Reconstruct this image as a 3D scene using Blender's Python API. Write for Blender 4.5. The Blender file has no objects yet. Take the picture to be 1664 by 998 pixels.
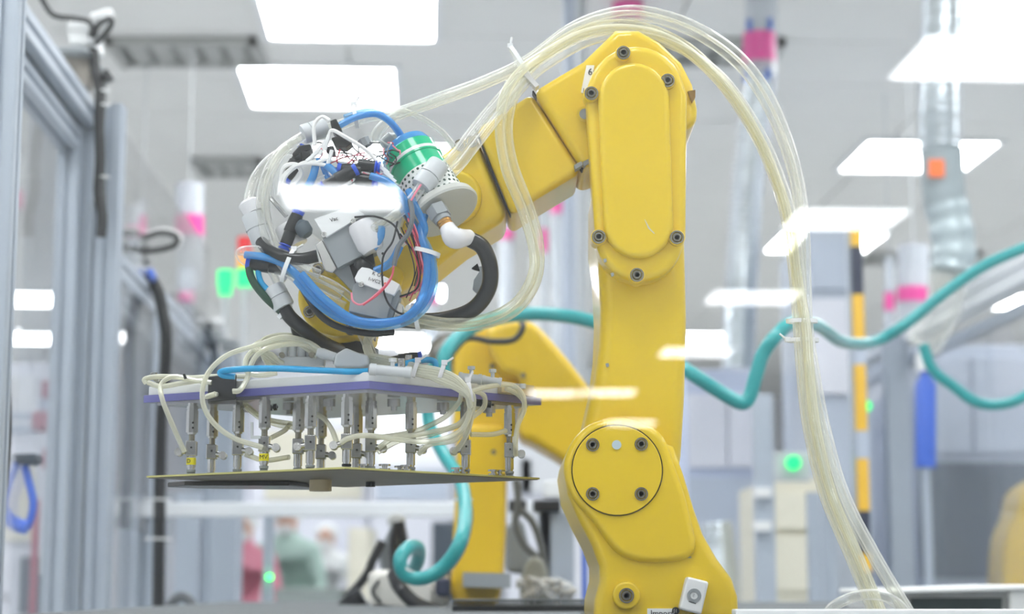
import bpy, bmesh, math, random
from mathutils import Vector, Matrix
random.seed(7)
C = bpy.context.scene.collection
# ---------------------------------------------------------------- camera, world, exposure
F_PX = 3000.0; TH = math.atan(451/3000.0); CZ = 1.10
cam_d = bpy.data.cameras.new('camera'); cam = bpy.data.objects.new('camera', cam_d); C.objects.link(cam)
cam_d.sensor_width = 36; cam_d.lens = 36*F_PX/1664; cam_d.clip_start = .05; cam_d.clip_end = 100
cam.location = (0, 0, CZ); cam.rotation_euler = (math.pi/2+TH, 0, 0)
cam_d.dof.use_dof = True; cam_d.dof.focus_distance = 1.43; cam_d.dof.aperture_fstop = 6.8
bpy.context.scene.camera = cam
w = bpy.data.worlds.new('world'); bpy.context.scene.world = w; w.use_nodes = True
w.node_tree.nodes['Background'].inputs[0].default_value = (.8, .88, 1, 1)
w.node_tree.nodes['Background'].inputs[1].default_value = .3
vs = bpy.context.scene.view_settings
vs.view_transform = 'Standard'; vs.look = 'None'; vs.gamma = 1; vs.exposure = -0.02
bpy.context.scene.cycles.transparent_max_bounces = 40
bpy.context.scene.cycles.max_bounces = 10
LIGHT = 17.0
ROT = math.radians(2.7)
H_CEIL = 2.0
# ---------------------------------------------------------------- pixel -> world at a real distance
cT, sT = math.cos(TH), math.sin(TH)
def P(px, py, Y):
    v = (499-py)/F_PX; t = Y/(cT-sT*v)
    return Vector(((px-832)/F_PX*t, Y, CZ+t*(sT+cT*v)))
def G(px, Y, H):                      # point at height H above camera at column px
    v = math.tan(math.atan(H/Y)-TH); t = Y/(cT-sT*v)
    return Vector(((px-832)/F_PX*t, Y, CZ+H))
def px2m(n, Y): return n/F_PX*Y*1.012
# ---------------------------------------------------------------- materials
def lin(c): return tuple((x/255/12.92 if x/255 <= .04045 else ((x/255+.055)/1.055)**2.4) for x in c)+(1,)
MATS = {}
def mat(name, rgb, rough=.45, metal=0, spec=.5, coat=0, emit=None, est=0, noise=0, nscale=8, bump=0, trans=0):
    if name in MATS: return MATS[name]
    m = bpy.data.materials.new(name); m.use_nodes = True; nt = m.node_tree; b = nt.nodes['Principled BSDF']
    b.inputs['Base Color'].default_value = lin(rgb); b.inputs['Roughness'].default_value = rough
    b.inputs['Metallic'].default_value = metal; b.inputs['Specular IOR Level'].default_value = spec
    b.inputs['Coat Weight'].default_value = coat; b.inputs['Coat Roughness'].default_value = .12
    b.inputs['Transmission Weight'].default_value = trans
    if emit: b.inputs['Emission Color'].default_value = lin(emit); b.inputs['Emission Strength'].default_value = est
    if noise or bump:
        n = nt.nodes.new('ShaderNodeTexNoise'); n.inputs['Scale'].default_value = nscale; n.inputs['Detail'].default_value = 4
        tc = nt.nodes.new('ShaderNodeTexCoord'); nt.links.new(tc.outputs['Object'], n.inputs['Vector'])
        if noise:
            mx = nt.nodes.new('ShaderNodeMixRGB'); mx.inputs[1].default_value = lin(rgb)
            mx.inputs[2].default_value = tuple(x*(1-noise) for x in lin(rgb)[:3])+(1,)
            nt.links.new(n.outputs['Fac'], mx.inputs[0]); nt.links.new(mx.outputs[0], b.inputs['Base Color'])
        if bump:
            bp = nt.nodes.new('ShaderNodeBump'); bp.inputs['Strength'].default_value = bump; bp.inputs['Distance'].default_value = .001
            nt.links.new(n.outputs['Fac'], bp.inputs['Height']); nt.links.new(bp.outputs[0], b.inputs['Normal'])
    MATS[name] = m; return m
def mixmat(name, rgb, opac, rough=.1, tint=(255, 255, 255), edge=0.0, spec=.5):
    """clear plastic: real transparency mixed with a coated, faintly tinted body; denser at grazing angles like a wall of tube"""
    m = bpy.data.materials.new(name); m.use_nodes = True; nt = m.node_tree; b = nt.nodes['Principled BSDF']
    b.inputs['Base Color'].default_value = lin(rgb); b.inputs['Roughness'].default_value = rough
    b.inputs['Specular IOR Level'].default_value = spec
    t = nt.nodes.new('ShaderNodeBsdfTransparent'); t.inputs[0].default_value = lin(tint)
    mx = nt.nodes.new('ShaderNodeMixShader'); out = nt.nodes['Material Output']
    lw = nt.nodes.new('ShaderNodeLayerWeight'); lw.inputs[0].default_value = .5
    mr = nt.nodes.new('ShaderNodeMapRange'); mr.inputs[3].default_value = opac; mr.inputs[4].default_value = min(1, opac+edge)
    nt.links.new(lw.outputs['Facing'], mr.inputs[0]); nt.links.new(mr.outputs[0], mx.inputs[0])
    nt.links.new(t.outputs[0], mx.inputs[1]); nt.links.new(b.outputs[0], mx.inputs[2]); nt.links.new(mx.outputs[0], out.inputs[0])
    MATS[name] = m; return m
def glassmat(name, ior=1.5, tint=(255, 255, 255), rough=0.0, haze=0.0, hazergb=(230, 235, 245)):
    m = bpy.data.materials.new(name); m.use_nodes = True; nt = m.node_tree; nt.nodes.remove(nt.nodes['Principled BSDF'])
    out = nt.nodes['Material Output']; t = nt.nodes.new('ShaderNodeBsdfTransparent'); t.inputs[0].default_value = lin(tint)
    g = nt.nodes.new('ShaderNodeBsdfGlossy'); g.inputs['Roughness'].default_value = rough
    f = nt.nodes.new('ShaderNodeFresnel'); ge = nt.nodes.new('ShaderNodeNewGeometry'); mr = nt.nodes.new('ShaderNodeMapRange')
    mr.inputs[3].default_value = ior; mr.inputs[4].default_value = 1/ior     # the sheet's second face is met from inside
    nt.links.new(ge.outputs['Backfacing'], mr.inputs[0]); nt.links.new(mr.outputs[0], f.inputs[0])
    mx = nt.nodes.new('ShaderNodeMixShader'); nt.links.new(f.outputs[0], mx.inputs[0])
    nt.links.new(g.outputs[0], mx.inputs[2]); src = t.outputs[0]
    if haze:
        d = nt.nodes.new('ShaderNodeBsdfDiffuse'); d.inputs[0].default_value = lin(hazergb)
        m2 = nt.nodes.new('ShaderNodeMixShader'); m2.inputs[0].default_value = haze
        nt.links.new(src, m2.inputs[1]); nt.links.new(d.outputs[0], m2.inputs[2]); src = m2.outputs[0]
    nt.links.new(src, mx.inputs[1]); nt.links.new(mx.outputs[0], out.inputs[0])
    MATS[name] = m; return m
YEL = mat('yellow_paint', (236, 202, 30), .30, coat=.35, noise=.05, nscale=30, bump=.04)
YEL2 = mat('yellow_paint_far', (234, 194, 24), .38, coat=.2, noise=.06, nscale=12)
BOLT = mat('bolt_steel', (150, 146, 132), .25, metal=1)
DARK = mat('dark_gap', (16, 15, 12), .6)
BLACK = mat('black_rubber', (20, 22, 24), .28)
BLKP = mat('black_plastic', (15, 18, 21), .35)
STEEL = mat('brushed_steel', (196, 196, 194), .2, metal=1, noise=.12, nscale=60)
ALU = mat('aluminium_profile', (184, 194, 206), .38, metal=.35, noise=.06, nscale=20)
ALUD = mat('aluminium_shadow_slot', (95, 108, 120), .5, metal=.3)
WHT = mat('white_plastic', (236, 238, 238), .4)
GRYP = mat('light_grey_plastic', (202, 206, 208), .35)
GRYV = mat('valve_grey', (148, 154, 157), .5, noise=.05, nscale=40)
VALW = mat('valve_label_white', (240, 242, 242), .45)
PLW = mat('white_plate', (232, 234, 232), .35, noise=.05, nscale=15)
PURP = mat('violet_film_plate', (108, 108, 172), .12, spec=.6)
PLU = mat('plate_underside', (176, 176, 178), .22, metal=.5)
BEIGE = mat('beige_block', (212, 196, 158), .5)
PCBG = mat('board_edge', (196, 192, 120), .45)
PCBU = mat('board_underside', (130, 120, 90), .4, metal=0, spec=.2, noise=.45, nscale=22)
TRAY = mat('carrier_dark', (74, 72, 66), .25, metal=.5, noise=.5, nscale=30)
BLUP = mat('blue_collar', (36, 84, 205), .3)
BLUT = mixmat('blue_tube', (70, 165, 240), .42, .07, (200, 230, 250), .45, .9)
BLUL = mixmat('pale_blue_tube', (150, 205, 240), .26, .08, (205, 230, 248), .5, .9)
CYT = mat('cyan_tube', (30, 160, 216), .25)
CLR = mixmat('clear_hose_plastic', (252, 253, 251), .10, .06, (252, 252, 248), .62, 1)
CLRY = mixmat('yellowed_hose_plastic', (244, 243, 222), .20, .08, (251, 250, 240), .55, 1)
SML = mixmat('small_tube_plastic', (242, 242, 226), .42, .12, (248, 247, 234), .45, .6)
GLS = glassmat('sheet_glass', 1.45)
PANE = glassmat('acrylic_guard', 1.6, haze=.006, hazergb=(240, 244, 250))
PANEH = glassmat('acrylic_door', 1.35, haze=.04, hazergb=(222, 228, 240))
TEAL = mat('teal_hose', (32, 160, 162), .3, coat=.2)
GREENF = mixmat('green_cup', (0, 196, 140), .82, .15, (90, 230, 180), .15)
BRASS = mat('brass', (196, 150, 84), .3, metal=.9)
MILK = mixmat('milky_fitting', (236, 236, 238), .86, .2, (245, 245, 245), .1)
PINK = mat('magenta_tape', (236, 72, 160), .4)
BLUM = mat('blue_mark', (50, 104, 200), .4)
ORNG = mat('orange_sticker', (255, 120, 50), .5)
REDW = mat('red_wire', (205, 60, 82), .4)
PNKW = mat('pink_wire', (232, 130, 150), .4)
GRYW = mat('grey_cable', (100, 104, 108), .45)
BLKW = mat('black_wire', (20, 22, 25), .45)
GRNW = mat('dark_green_cable', (14, 66, 42), .4)
WHTW = mat('white_wire', (238, 238, 236), .4)
YLAB = mat('yellow_label', (238, 226, 20), .5)
INK = mat('ink', (12, 12, 14), .6)
CEILM = mat('ceiling_tile_white', (236, 236, 232), .85, noise=.05, nscale=3)
VENTM = mat('vent_grey', (170, 172, 168), .6)
WALLM = mat('wall_paint_white', (238, 240, 245), .8, noise=.04, nscale=2)
FLOORM = mat('floor_vinyl', (232, 234, 234), .35, noise=.06, nscale=3)
MACH = mat('machine_panel_pale', (234, 236, 246), .5, noise=.05, nscale=4)
MACHB = mat('machine_panel_bluegrey', (196, 206, 222), .5, noise=.1, nscale=4)
MACHD = mat('machine_dark', (66, 78, 90), .5, noise=.3, nscale=6)
MACHC = mat('machine_panel_cream', (226, 222, 204), .6)
WIN = mat('dark_display', (52, 66, 66), .2, noise=.4, nscale=8)
SILV = mat('foil_duct', (236, 240, 242), .16, metal=.9)
GRYH = mat('grey_duct_cuff', (150, 162, 166), .5)
EMW = mat('light_diffuser', (255, 255, 255), .5, emit=(250, 253, 255), est=LIGHT)
EMG = mat('green_lamp', (20, 190, 110), .3, emit=(20, 240, 120), est=1.6)
EMG2 = mat('green_led', (40, 230, 110), .3, emit=(70, 255, 120), est=4)
REDL = mat('red_lamp', (214, 30, 40), .3, emit=(230, 30, 40), est=.25)
AMBL = mat('amber_lamp', (255, 170, 30), .3, emit=(255, 170, 30), est=.3)
SKIN = mat('skin', (222, 178, 156), .6)
SMOCKG = mat('pale_green_smock', (186, 214, 204), .8)
SMOCKP = mat('pink_smock', (232, 150, 170), .8)
CLOTHW = mat('white_cloth', (235, 238, 238), .8)
PANTS = mat('grey_trousers', (120, 124, 130), .8)
BLUE = mat('blue_plastic', (70, 110, 210), .45)
HAZY = mat('hazard_yellow', (246, 196, 60), .5)
TBL = mat('table_grey', (120, 124, 126), .85, spec=.1, noise=.08, nscale=10)
NAVY = mat('navy_plastic', (40, 48, 72), .45)
# ---------------------------------------------------------------- object helpers
ORG = {}
def tag(o, label=None, cat=None, group=None, kind=None):
    if label: o['label'] = label
    if cat: o['category'] = cat
    if group: o['group'] = group
    if kind: o['kind'] = kind
    return o
def thing(name, loc, label, cat, group=None):
    o = bpy.data.objects.new(name, None); C.objects.link(o); o.empty_display_size = .05
    o.location = loc; ORG[o] = Vector(loc); return tag(o, label, cat, group)
def obj(name, bm, m, parent=None, bevel=0, seg=3, smooth=True, label=None, ang=35):
    """link one mesh; vertices are given in world space and stored relative to the thing's base"""
    bmesh.ops.recalc_face_normals(bm, faces=bm.faces)
    if parent is None:
        lo = Vector((min(v.co.x for v in bm.verts), min(v.co.y for v in bm.verts), min(v.co.z for v in bm.verts)))
        hi = Vector((max(v.co.x for v in bm.verts), max(v.co.y for v in bm.verts), max(v.co.z for v in bm.verts)))
        org = Vector(((lo.x+hi.x)/2, (lo.y+hi.y)/2, lo.z))
    else: org = ORG[parent]
    for v in bm.verts: v.co -= org
    me = bpy.data.meshes.new(name); bm.to_mesh(me); bm.free(); me.materials.append(m)
    if smooth:
        for p in me.polygons: p.use_smooth = True
        try: me.set_sharp_from_angle(angle=math.radians(ang))
        except Exception: pass
    o = bpy.data.objects.new(name, me); C.objects.link(o)
    if parent is None: o.location = org
    else: o.parent = parent
    ORG[o] = org
    if bevel:
        b = o.modifiers.new('bevel', 'BEVEL'); b.width = bevel; b.segments = seg; b.limit_method = 'ANGLE'; b.angle_limit = math.radians(50)
        b.harden_normals = True
    if label: o['label'] = label
    return o
def S(name, bm, m, label, cat, group=None, **k): return tag(obj(name, bm, m, None, **k), label, cat, group)
def NB(): return bmesh.new()
def box(bm, a, b, rz=0, c=None):
    (x0, y0, z0), (x1, y1, z1) = a, b
    vs_ = [Vector(p) for p in ((x0,y0,z0),(x1,y0,z0),(x1,y1,z0),(x0,y1,z0),(x0,y0,z1),(x1,y0,z1),(x1,y1,z1),(x0,y1,z1))]
    if rz:
        c = Vector(c) if c is not None else sum(vs_, Vector())/8; R = Matrix.Rotation(rz, 3, 'Z'); vs_ = [R@(p-c)+c for p in vs_]
    v = [bm.verts.new(p) for p in vs_]
    for f in ((0,3,2,1),(4,5,6,7),(0,1,5,4),(1,2,6,5),(2,3,7,6),(3,0,4,7)): bm.faces.new([v[i] for i in f])
    return bm
def pbox(bm, x0, y0, x1, y1, Y, dep):   # box whose front face spans pixels at distance Y
    a = P(x0, y1, Y); b = P(x1, y0, Y); z0 = P((x0+x1)/2, y1, Y).z; z1 = P((x0+x1)/2, y0, Y).z
    return box(bm, (min(a.x,b.x), Y, z0), (max(a.x,b.x), Y+dep, z1))
def prism(bm, pts, Y0, Y1, Yp=None):
    q = [P(x, y, Yp or Y0) for x, y in pts]
    f = [bm.verts.new((p.x, Y0, p.z)) for p in q]; b = [bm.verts.new((p.x, Y1, p.z)) for p in q]
    bm.faces.new(f); bm.faces.new(b[::-1]); n = len(q)
    for i in range(n): bm.faces.new((f[i], b[i], b[(i+1)%n], f[(i+1)%n]))
    return bm
def smoothpts(pts, n=6, closed=True):
    """rounded outline through pixel points (Catmull-Rom)"""
    out = []; N = len(pts)
    for i in range(N):
        p0, p1, p2, p3 = (Vector(pts[(i+k-1)%N]) for k in range(4))
        for j in range(n):
            t = j/n
            out.append(tuple(.5*((2*p1)+(-p0+p2)*t+(2*p0-5*p1+4*p2-p3)*t*t+(-p0+3*p1-3*p2+p3)*t**3)))
    return out
def spline(pts, n=8):
    P3 = [Vector(p) for p in pts]
    if len(P3) == 2: return [P3[0].lerp(P3[1], i/n) for i in range(n+1)]
    out = []; E = [P3[0]*2-P3[1]]+P3+[P3[-1]*2-P3[-2]]
    for i in range(1, len(E)-2):
        p0, p1, p2, p3 = E[i-1:i+3]
        for j in range(n):
            t = j/n; out.append(.5*((2*p1)+(-p0+p2)*t+(2*p0-5*p1+4*p2-p3)*t*t+(-p0+3*p1-3*p2+p3)*t**3))
    out.append(P3[-1]); return out
def sweep(bm, path, r, seg=10, cap=True):
    n = len(path); T = [(path[min(i+1, n-1)]-path[max(i-1, 0)]).normalized() for i in range(n)]
    u = T[0].orthogonal().normalized(); rings = []
    for i in range(n):
        u = (u-T[i]*u.dot(T[i])); u = u.normalized() if u.length > 1e-6 else T[i].orthogonal().normalized()
        v = T[i].cross(u); rr = r(i/(n-1)) if callable(r) else r
        rings.append([bm.verts.new(path[i]+(u*math.cos(a)+v*math.sin(a))*rr) for a in (2*math.pi*k/seg for k in range(seg))])
    for a, b in zip(rings, rings[1:]):
        for k in range(seg): bm.faces.new((a[k], a[(k+1)%seg], b[(k+1)%seg], b[k]))
    if cap: bm.faces.new(rings[0][::-1]); bm.faces.new(rings[-1])
    return bm
def ptube(bm, pts, r, n=8, seg=10): return sweep(bm, spline([P(*p) for p in pts], n), r, seg)
def lathe(bm, p0, p1, prof, seg=24, cap=True):
    """prof: (fraction along p0->p1, radius)"""
    p0, p1 = Vector(p0), Vector(p1); ax = (p1-p0); d = ax.normalized(); u = d.orthogonal().normalized(); v = d.cross(u); rings = []
    for t, r in prof:
        c = p0+ax*t; rings.append([bm.verts.new(c+(u*math.cos(a)+v*math.sin(a))*max(r, 1e-5)) for a in (2*math.pi*(k+.5)/seg for k in range(seg))])
    for a, b in zip(rings, rings[1:]):
        for k in range(seg): bm.faces.new((a[k], a[(k+1)%seg], b[(k+1)%seg], b[k]))
    if cap: bm.faces.new(rings[0][::-1]); bm.faces.new(rings[-1])
    return bm
def cyl(bm, p0, p1, r, seg=20): return lathe(bm, p0, p1, [(0, r), (1, r)], seg)
def text(name, s, size, origin, m, parent, rot=0, sx=1):
    cu = bpy.data.curves.new('t', 'FONT'); cu.body = s; cu.size = size; cu.extrude = .00008; cu.resolution_u = 2
    t = bpy.data.objects.new('t', cu); C.objects.link(t); dg = bpy.context.evaluated_depsgraph_get(); dg.update()
    me = bpy.data.meshes.new_from_object(t.evaluated_get(dg)); bpy.data.objects.remove(t)
    bm = NB(); bm.from_mesh(me); R = Matrix.Rotation(rot, 3, 'Y')
    for v in bm.verts: v.co = R@Vector((v.co.x*sx, -v.co.z, v.co.y))+Vector(origin)
    return obj(name, bm, m, parent, smooth=False)
def rotv(x, y, about=(0, 0)):         # room axes are turned 2.7 degrees from the camera's
    c, s = math.cos(ROT), math.sin(ROT); return (x*c-y*s, x*s+y*c)
# ================================================================= SETTING
def struct(name, bm, m, **k): return tag(obj(name, bm, m, None, **k), kind='structure')
XL, XR, YB, YF = -4.6, 5.2, -26.0, 20.0
def rbox(bm, x0, x1, y0, y1, z0, z1):
    q = [rotv(x, y) for x, y in ((x0, y0), (x1, y0), (x1, y1), (x0, y1))]
    v = [bm.verts.new((a, b, z)) for z in (z0, z1) for a, b in q]
    for f in ((0,3,2,1),(4,5,6,7),(0,1,5,4),(1,2,6,5),(2,3,7,6),(3,0,4,7)): bm.faces.new([v[i] for i in f])
    return bm
ZC = CZ+H_CEIL
floor = struct('floor', rbox(NB(), XL, XR, YB, YF, -.1, 0), FLOORM)
ceil_ = struct('ceiling', rbox(NB(), XL, XR, YB, YF, ZC+.02, ZC+.1), CEILM)
struct('wall_back', rbox(NB(), XL, XR, YF, YF+.1, 0, ZC+.02), WALLM)
struct('wall_front', rbox(NB(), XL, XR, YB-.1, YB, 0, ZC+.02), WALLM)
struct('wall_left', rbox(NB(), XL-.1, XL, YB, YF, 0, ZC+.02), WALLM)
struct('wall_right', rbox(NB(), XR, XR+.1, YB, YF, 0, ZC+.02), WALLM)
# ceiling lights seen ahead: columns of square panels in the room's own grid
def tilebox(w_, d_, h_, c=(0, 0, 0)):
    return box(NB(), (c[0]-w_/2, c[1]-d_/2, c[2]), (c[0]+w_/2, c[1]+d_/2, c[2]+h_))
def mesh_of(bm, m, name):
    bmesh.ops.recalc_face_normals(bm, faces=bm.faces); me = bpy.data.meshes.new(name); bm.to_mesh(me); bm.free(); me.materials.append(m); return me
fr = NB()
for a, b in (((-.33,-.33,-.012),(.33,-.3,.02)), ((-.33,.3,-.012),(.33,.33,.02)), ((-.33,-.3,-.012),(-.3,.3,.02)), ((.3,-.3,-.012),(.33,.3,.02))): box(fr, a, b)
FRM = mesh_of(fr, WHT, 'light_frame'); DIF = mesh_of(tilebox(.6, .6, .012, (0, 0, -.006)), EMW, 'light_diffuser')
def clight(x, y, label, rot=ROT, group='square ceiling light panels'):
    o = bpy.data.objects.new('ceiling_light', None); C.objects.link(o); o.location = (x, y, ZC); o.rotation_euler = (0, 0, rot)
    tag(o, label, 'ceiling light', group)
    for n, me in (('frame', FRM), ('diffuser', DIF)):
        c = bpy.data.objects.new(n, me); C.objects.link(c); c.parent = o
    LIGHTS.append((x, y)); return o
LIGHTS = []
def at_ceiling(px, Y): return G(px, Y, H_CEIL).x
clight(at_ceiling(567, 6.3), 6.3, 'square ceiling light panel cut by the top edge, left of the yellow arm')
clight(at_ceiling(521, 7.28), 7.28, 'square ceiling light panel just below the one at the top edge, above the wrist')
clight(at_ceiling(622, 8.55), 8.55, 'square ceiling light panel partly hidden behind the blue tubes at the wrist')
clight(at_ceiling(1490, 8.5), 8.5, 'square ceiling light panel behind the right foil duct')
clight(at_ceiling(1340, 10.7), 10.7, 'square ceiling light panel behind the hanging clear hoses')
clight(at_ceiling(1690, 6.3), 6.3, 'square ceiling light panel cut off by the top right corner')
for px, y, lb_ in ((650, 12.6, 'far ceiling light panel just under the wrist loops'), (637, 15.1, 'far ceiling light panel low beneath the wrist, left of a paler one'), (706, 15.4, 'far ceiling light panel beneath the forearm beside the teal hose'), (1155, 15.0, 'far ceiling light panel low at the right side of the yellow column'),
    (55, 12.9, 'added panel standing in for a light reflected in the near left door, upper'), (48, 15.0, 'added panel standing in for a light reflected in the near left door, lower'), (186, 14.9, 'far ceiling light panel through the second left door, upper'), (194, 17.0, 'far ceiling light panel through the second left door, lower')):  # first two here: panels added to stand in for reflections in the door glass
    clight(at_ceiling(px, y), y, lb_, group='far ceiling light panels')
for x, y in ((-1.3, 3.9), (1.2, 3.9), (-1.3, 1.6), (1.3, 1.6), (-1.4, -.6), (1.4, -.6), (-2.9, 5), (2.9, 5), (3.2, 9), (3.4, 13), (-3.2, 1), (3.2, 1), (-.1, .4), (-.1, 2.7)):  # unseen panels added to light the robot and brighten upright faces
    clight(x, y, 'added light panel out of view above the %s %s of the work cell' % ('right' if x > 0 else 'left', 'front' if y < 2 else 'middle' if y < 4.5 else 'rear'), group='added light panels over the cell')
# ceiling lights behind the camera; some of them mirror in the guard panel
YPANE = .90
def mirrored(px, Yv, label='ceiling light panel behind the camera mirrored in the guard panel'):
    clight(at_ceiling(px, Yv), 2*YPANE-Yv, label, -ROT, 'ceiling light panels behind the camera')
mirrored(1600, 6.85); mirrored(555, 9.4); mirrored(1372, 10.0); mirrored(1222, 12.8); mirrored(1130, 15.9)
mirrored(905, 19.4); mirrored(985, 19.3); mirrored(1025, 23.0)
for y in (-2.5, -5, -8, -12): 
    for s in (-1, 1): clight(s*(2.6+abs(y)*.14), y, 'ceiling light panel behind the camera', group='ceiling light panels behind the camera')
# ceiling tiles: separate lay-in tiles with recessed joints, laid in the part of the ceiling in view
TM = bpy.data.meshes.new('ceiling_tile'); tb = tilebox(1.188, .588, .016, (0, 0, 0)); TM = mesh_of(tb, CEILM, 'ceiling_tile')
nt_ = 0
for j in range(21):
    for i in range(-5, 6):
        xr, yr = i*1.2+.3, 5.4+j*.6+.3
        x, y = rotv(xr, yr)
        if abs(x) > .30*y+.7 or xr-.6 < XL or xr+.6 > XR or yr > 16: continue
        o = bpy.data.objects.new('ceiling_tile', TM); C.objects.link(o); o.parent = ceil_
        o.location = Vector((x, y, ZC+.003))-ORG[ceil_]; o.rotation_euler = (0, 0, ROT); nt_ += 1
# air vents
def vent(px, Y, w_, d_, label):
    x = at_ceiling(px, Y); t = thing('ceiling_vent', (x, Y, ZC-.03), label, 'vent', 'ceiling air vents')
    b = NB(); o_ = .03
    for a, c in (((-w_/2,-d_/2),(w_/2,-d_/2+o_)), ((-w_/2,d_/2-o_),(w_/2,d_/2)), ((-w_/2,-d_/2),(-w_/2+o_,d_/2)), ((w_/2-o_,-d_/2),(w_/2,d_/2))):
        box(b, (x+a[0], Y+a[1], ZC-.03), (x+c[0], Y+c[1], ZC+.002))
    obj('frame', b, VENTM, t)
    obj('backing', box(NB(), (x-w_/2+.02, Y-d_/2+.02, ZC-.004), (x+w_/2-.02, Y+d_/2-.02, ZC+.001)), mat('vent_dark', (120, 122, 118), .7), t)
    n = int(w_/.11)
    for i in range(n):
        xx = x-w_/2+.05+(w_-.1)*(i+.5)/n
        b = NB(); v = [b.verts.new((xx+dx, yy, zz)) for yy in (Y-d_/2+.03, Y+d_/2-.03) for dx, zz in ((-.02, ZC-.028), (.03, ZC-.006), (.026, ZC-.002), (-.024, ZC-.024))]
        for f in ((0,1,2,3),(7,6,5,4),(0,4,5,1),(1,5,6,2),(2,6,7,3),(3,7,4,0)): b.faces.new([v[k] for k in f])
        obj('slat', b, VENTM, t, smooth=False)
vent(305, 6.75, .56, .32, 'grey slatted ceiling vent at the top left beside the light panels')
vent(375, 8.7, .34, .34, 'grey slatted ceiling vent further back left of the wrist tangle')
vent(1160, 6.75, .5, .3, 'grey ceiling vent behind the foil duct with pink tape')
vent(1480, 11.2, .8, .35, 'dim ceiling vent far back behind the right foil duct')
# ================================================================= MAIN ROBOT
def bolt(parent, px, py, Y, r=.0042, recess=True, depth=.004, m=BOLT):
    p = P(px, py, Y); d = Vector((0, -1, 0))
    b = NB(); lathe(b, p-d*.002, p+d*.0012, [(0, r*1.5), (1, r*1.5), (1, r*1.15), (.3, r*1.15)], 20, cap=False)
    cyl(b, p-d*.003, p+d*.0004, r, 16); lathe(b, p, p+d*.002, [(0, r), (1, r*.9), (1, r*.55), (.2, r*.5), (.2, .00001)], 16, cap=False)
    return obj('bolt', b, m, parent)
def disk(bm, px, py, Y, r, th, seg=32):
    p = P(px, py, Y); cyl(bm, p, p+Vector((0, th, 0)), r, seg); return bm
def capsule(cx0, cy0, r0, cx1, cy1, r1, n=14):
    pts = [(cx0+r0*math.cos(a), cy0-r0*math.sin(a)) for a in (math.pi*k/n for k in range(n+1))]
    return pts+[(cx1-r1*math.cos(a), cy1+r1*math.sin(a)) for a in (math.pi*k/n for k in range(n+1))]
rb = thing('industrial_robot', (P(1080, 998, 1.5).x, 1.5, 1.07), 'large yellow industrial robot arm in sharp focus, standing on the bench in the foreground', 'robot arm', 'yellow robot arms')
base = [(915, 762), (922, 805), (940, 845), (962, 888), (974, 920), (974, 945), (966, 975), (964, 1012), (1202, 1012), (1200, 970), (1190, 940), (1166, 908), (1143, 868), (1128, 825), (1112, 772), (1095, 725), (1082, 703)]
arc = [(1003+88*math.cos(a), 765-88*math.sin(a)) for a in [math.radians(d) for d in range(32, 181, 12)]]
b = prism(NB(), arc+base[1:-1], 1.405, 1.60); obj('base_housing', b, YEL, rb, bevel=.007, seg=4)
b = prism(NB(), smoothpts([(1003, 680), (1070, 700), (1098, 760), (1120, 830), (1128, 900), (1060, 915), (1005, 900), (965, 850), (925, 800), (918, 745), (950, 695)], 5), 1.399, 1.41); obj('shoulder_cover', b, YEL, rb, bevel=.006, seg=4)
b = NB(); disk(b, 1003, 764, 1.3965, .0338, .004, 48); obj('joint_disc', b, YEL, rb, bevel=.0006)
b = NB(); p = P(1003, 764, 1.3978); lathe(b, p, p+Vector((0, .002, 0)), [(0, .0338), (0, .0346), (1, .0346)], 48, cap=False); obj('groove', b, DARK, rb)
for x, y in ((963, 723), (1042, 722), (963, 803), (1042, 803)): bolt(rb, x, y, 1.3962, .0034)
b = NB(); disk(b, 1002, 723, 1.3955, .0035, .002); obj('plug', b, mat('pale_blue_plug', (190, 208, 214), .4), rb)
b = NB(); disk(b, 1018, 968, 1.3995, .0105, .006, 28); obj('boss', b, YEL, rb, bevel=.002); bolt(rb, 1018, 968, 1.399, .0038)
# mounting foot
obj('mounting_foot', prism(NB(), [(962, 1004), (1206, 1004), (1206, 1018), (962, 1018)], 1.40, 1.64), BLKP, rb)
# white plastic block on the base
c = P(1128, 968, 1.392); a_ = math.radians(14); b = NB()
q = [(-.0085, -.0125), (.0085, -.0125), (.0085, .0125), (-.0085, .0125)]
R2 = lambda x, z: (c.x+x*math.cos(a_)+z*math.sin(a_), c.z-x*math.sin(a_)+z*math.cos(a_))
f = [b.verts.new((R2(x, z)[0], 1.392, R2(x, z)[1])) for x, z in q]; g = [b.verts.new((R2(x, z)[0], 1.406, R2(x, z)[1])) for x, z in q]
b.faces.new(f); b.faces.new(g[::-1])
for i in range(4): b.faces.new((f[i], g[i], g[(i+1) % 4], f[(i+1) % 4]))
blk = obj('stopper_block', b, WHT, rb, bevel=.002, label='white plastic block screwed on at a tilt')
b = NB(); lathe(b, c-Vector((0, .0008, 0)), c+Vector((0, .001, 0)), [(0, .0052), (0, .0028), (.8, .0027), (.8, .001), (0, .0009)], 20, cap=False); obj('screw', b, GRYV, blk)
b = prism(NB(), [(1119, 977), (1131, 980.5), (1131, 981.6), (1119, 978)], 1.3915, 1.3925); obj('slot', b, DARK, blk)
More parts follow.
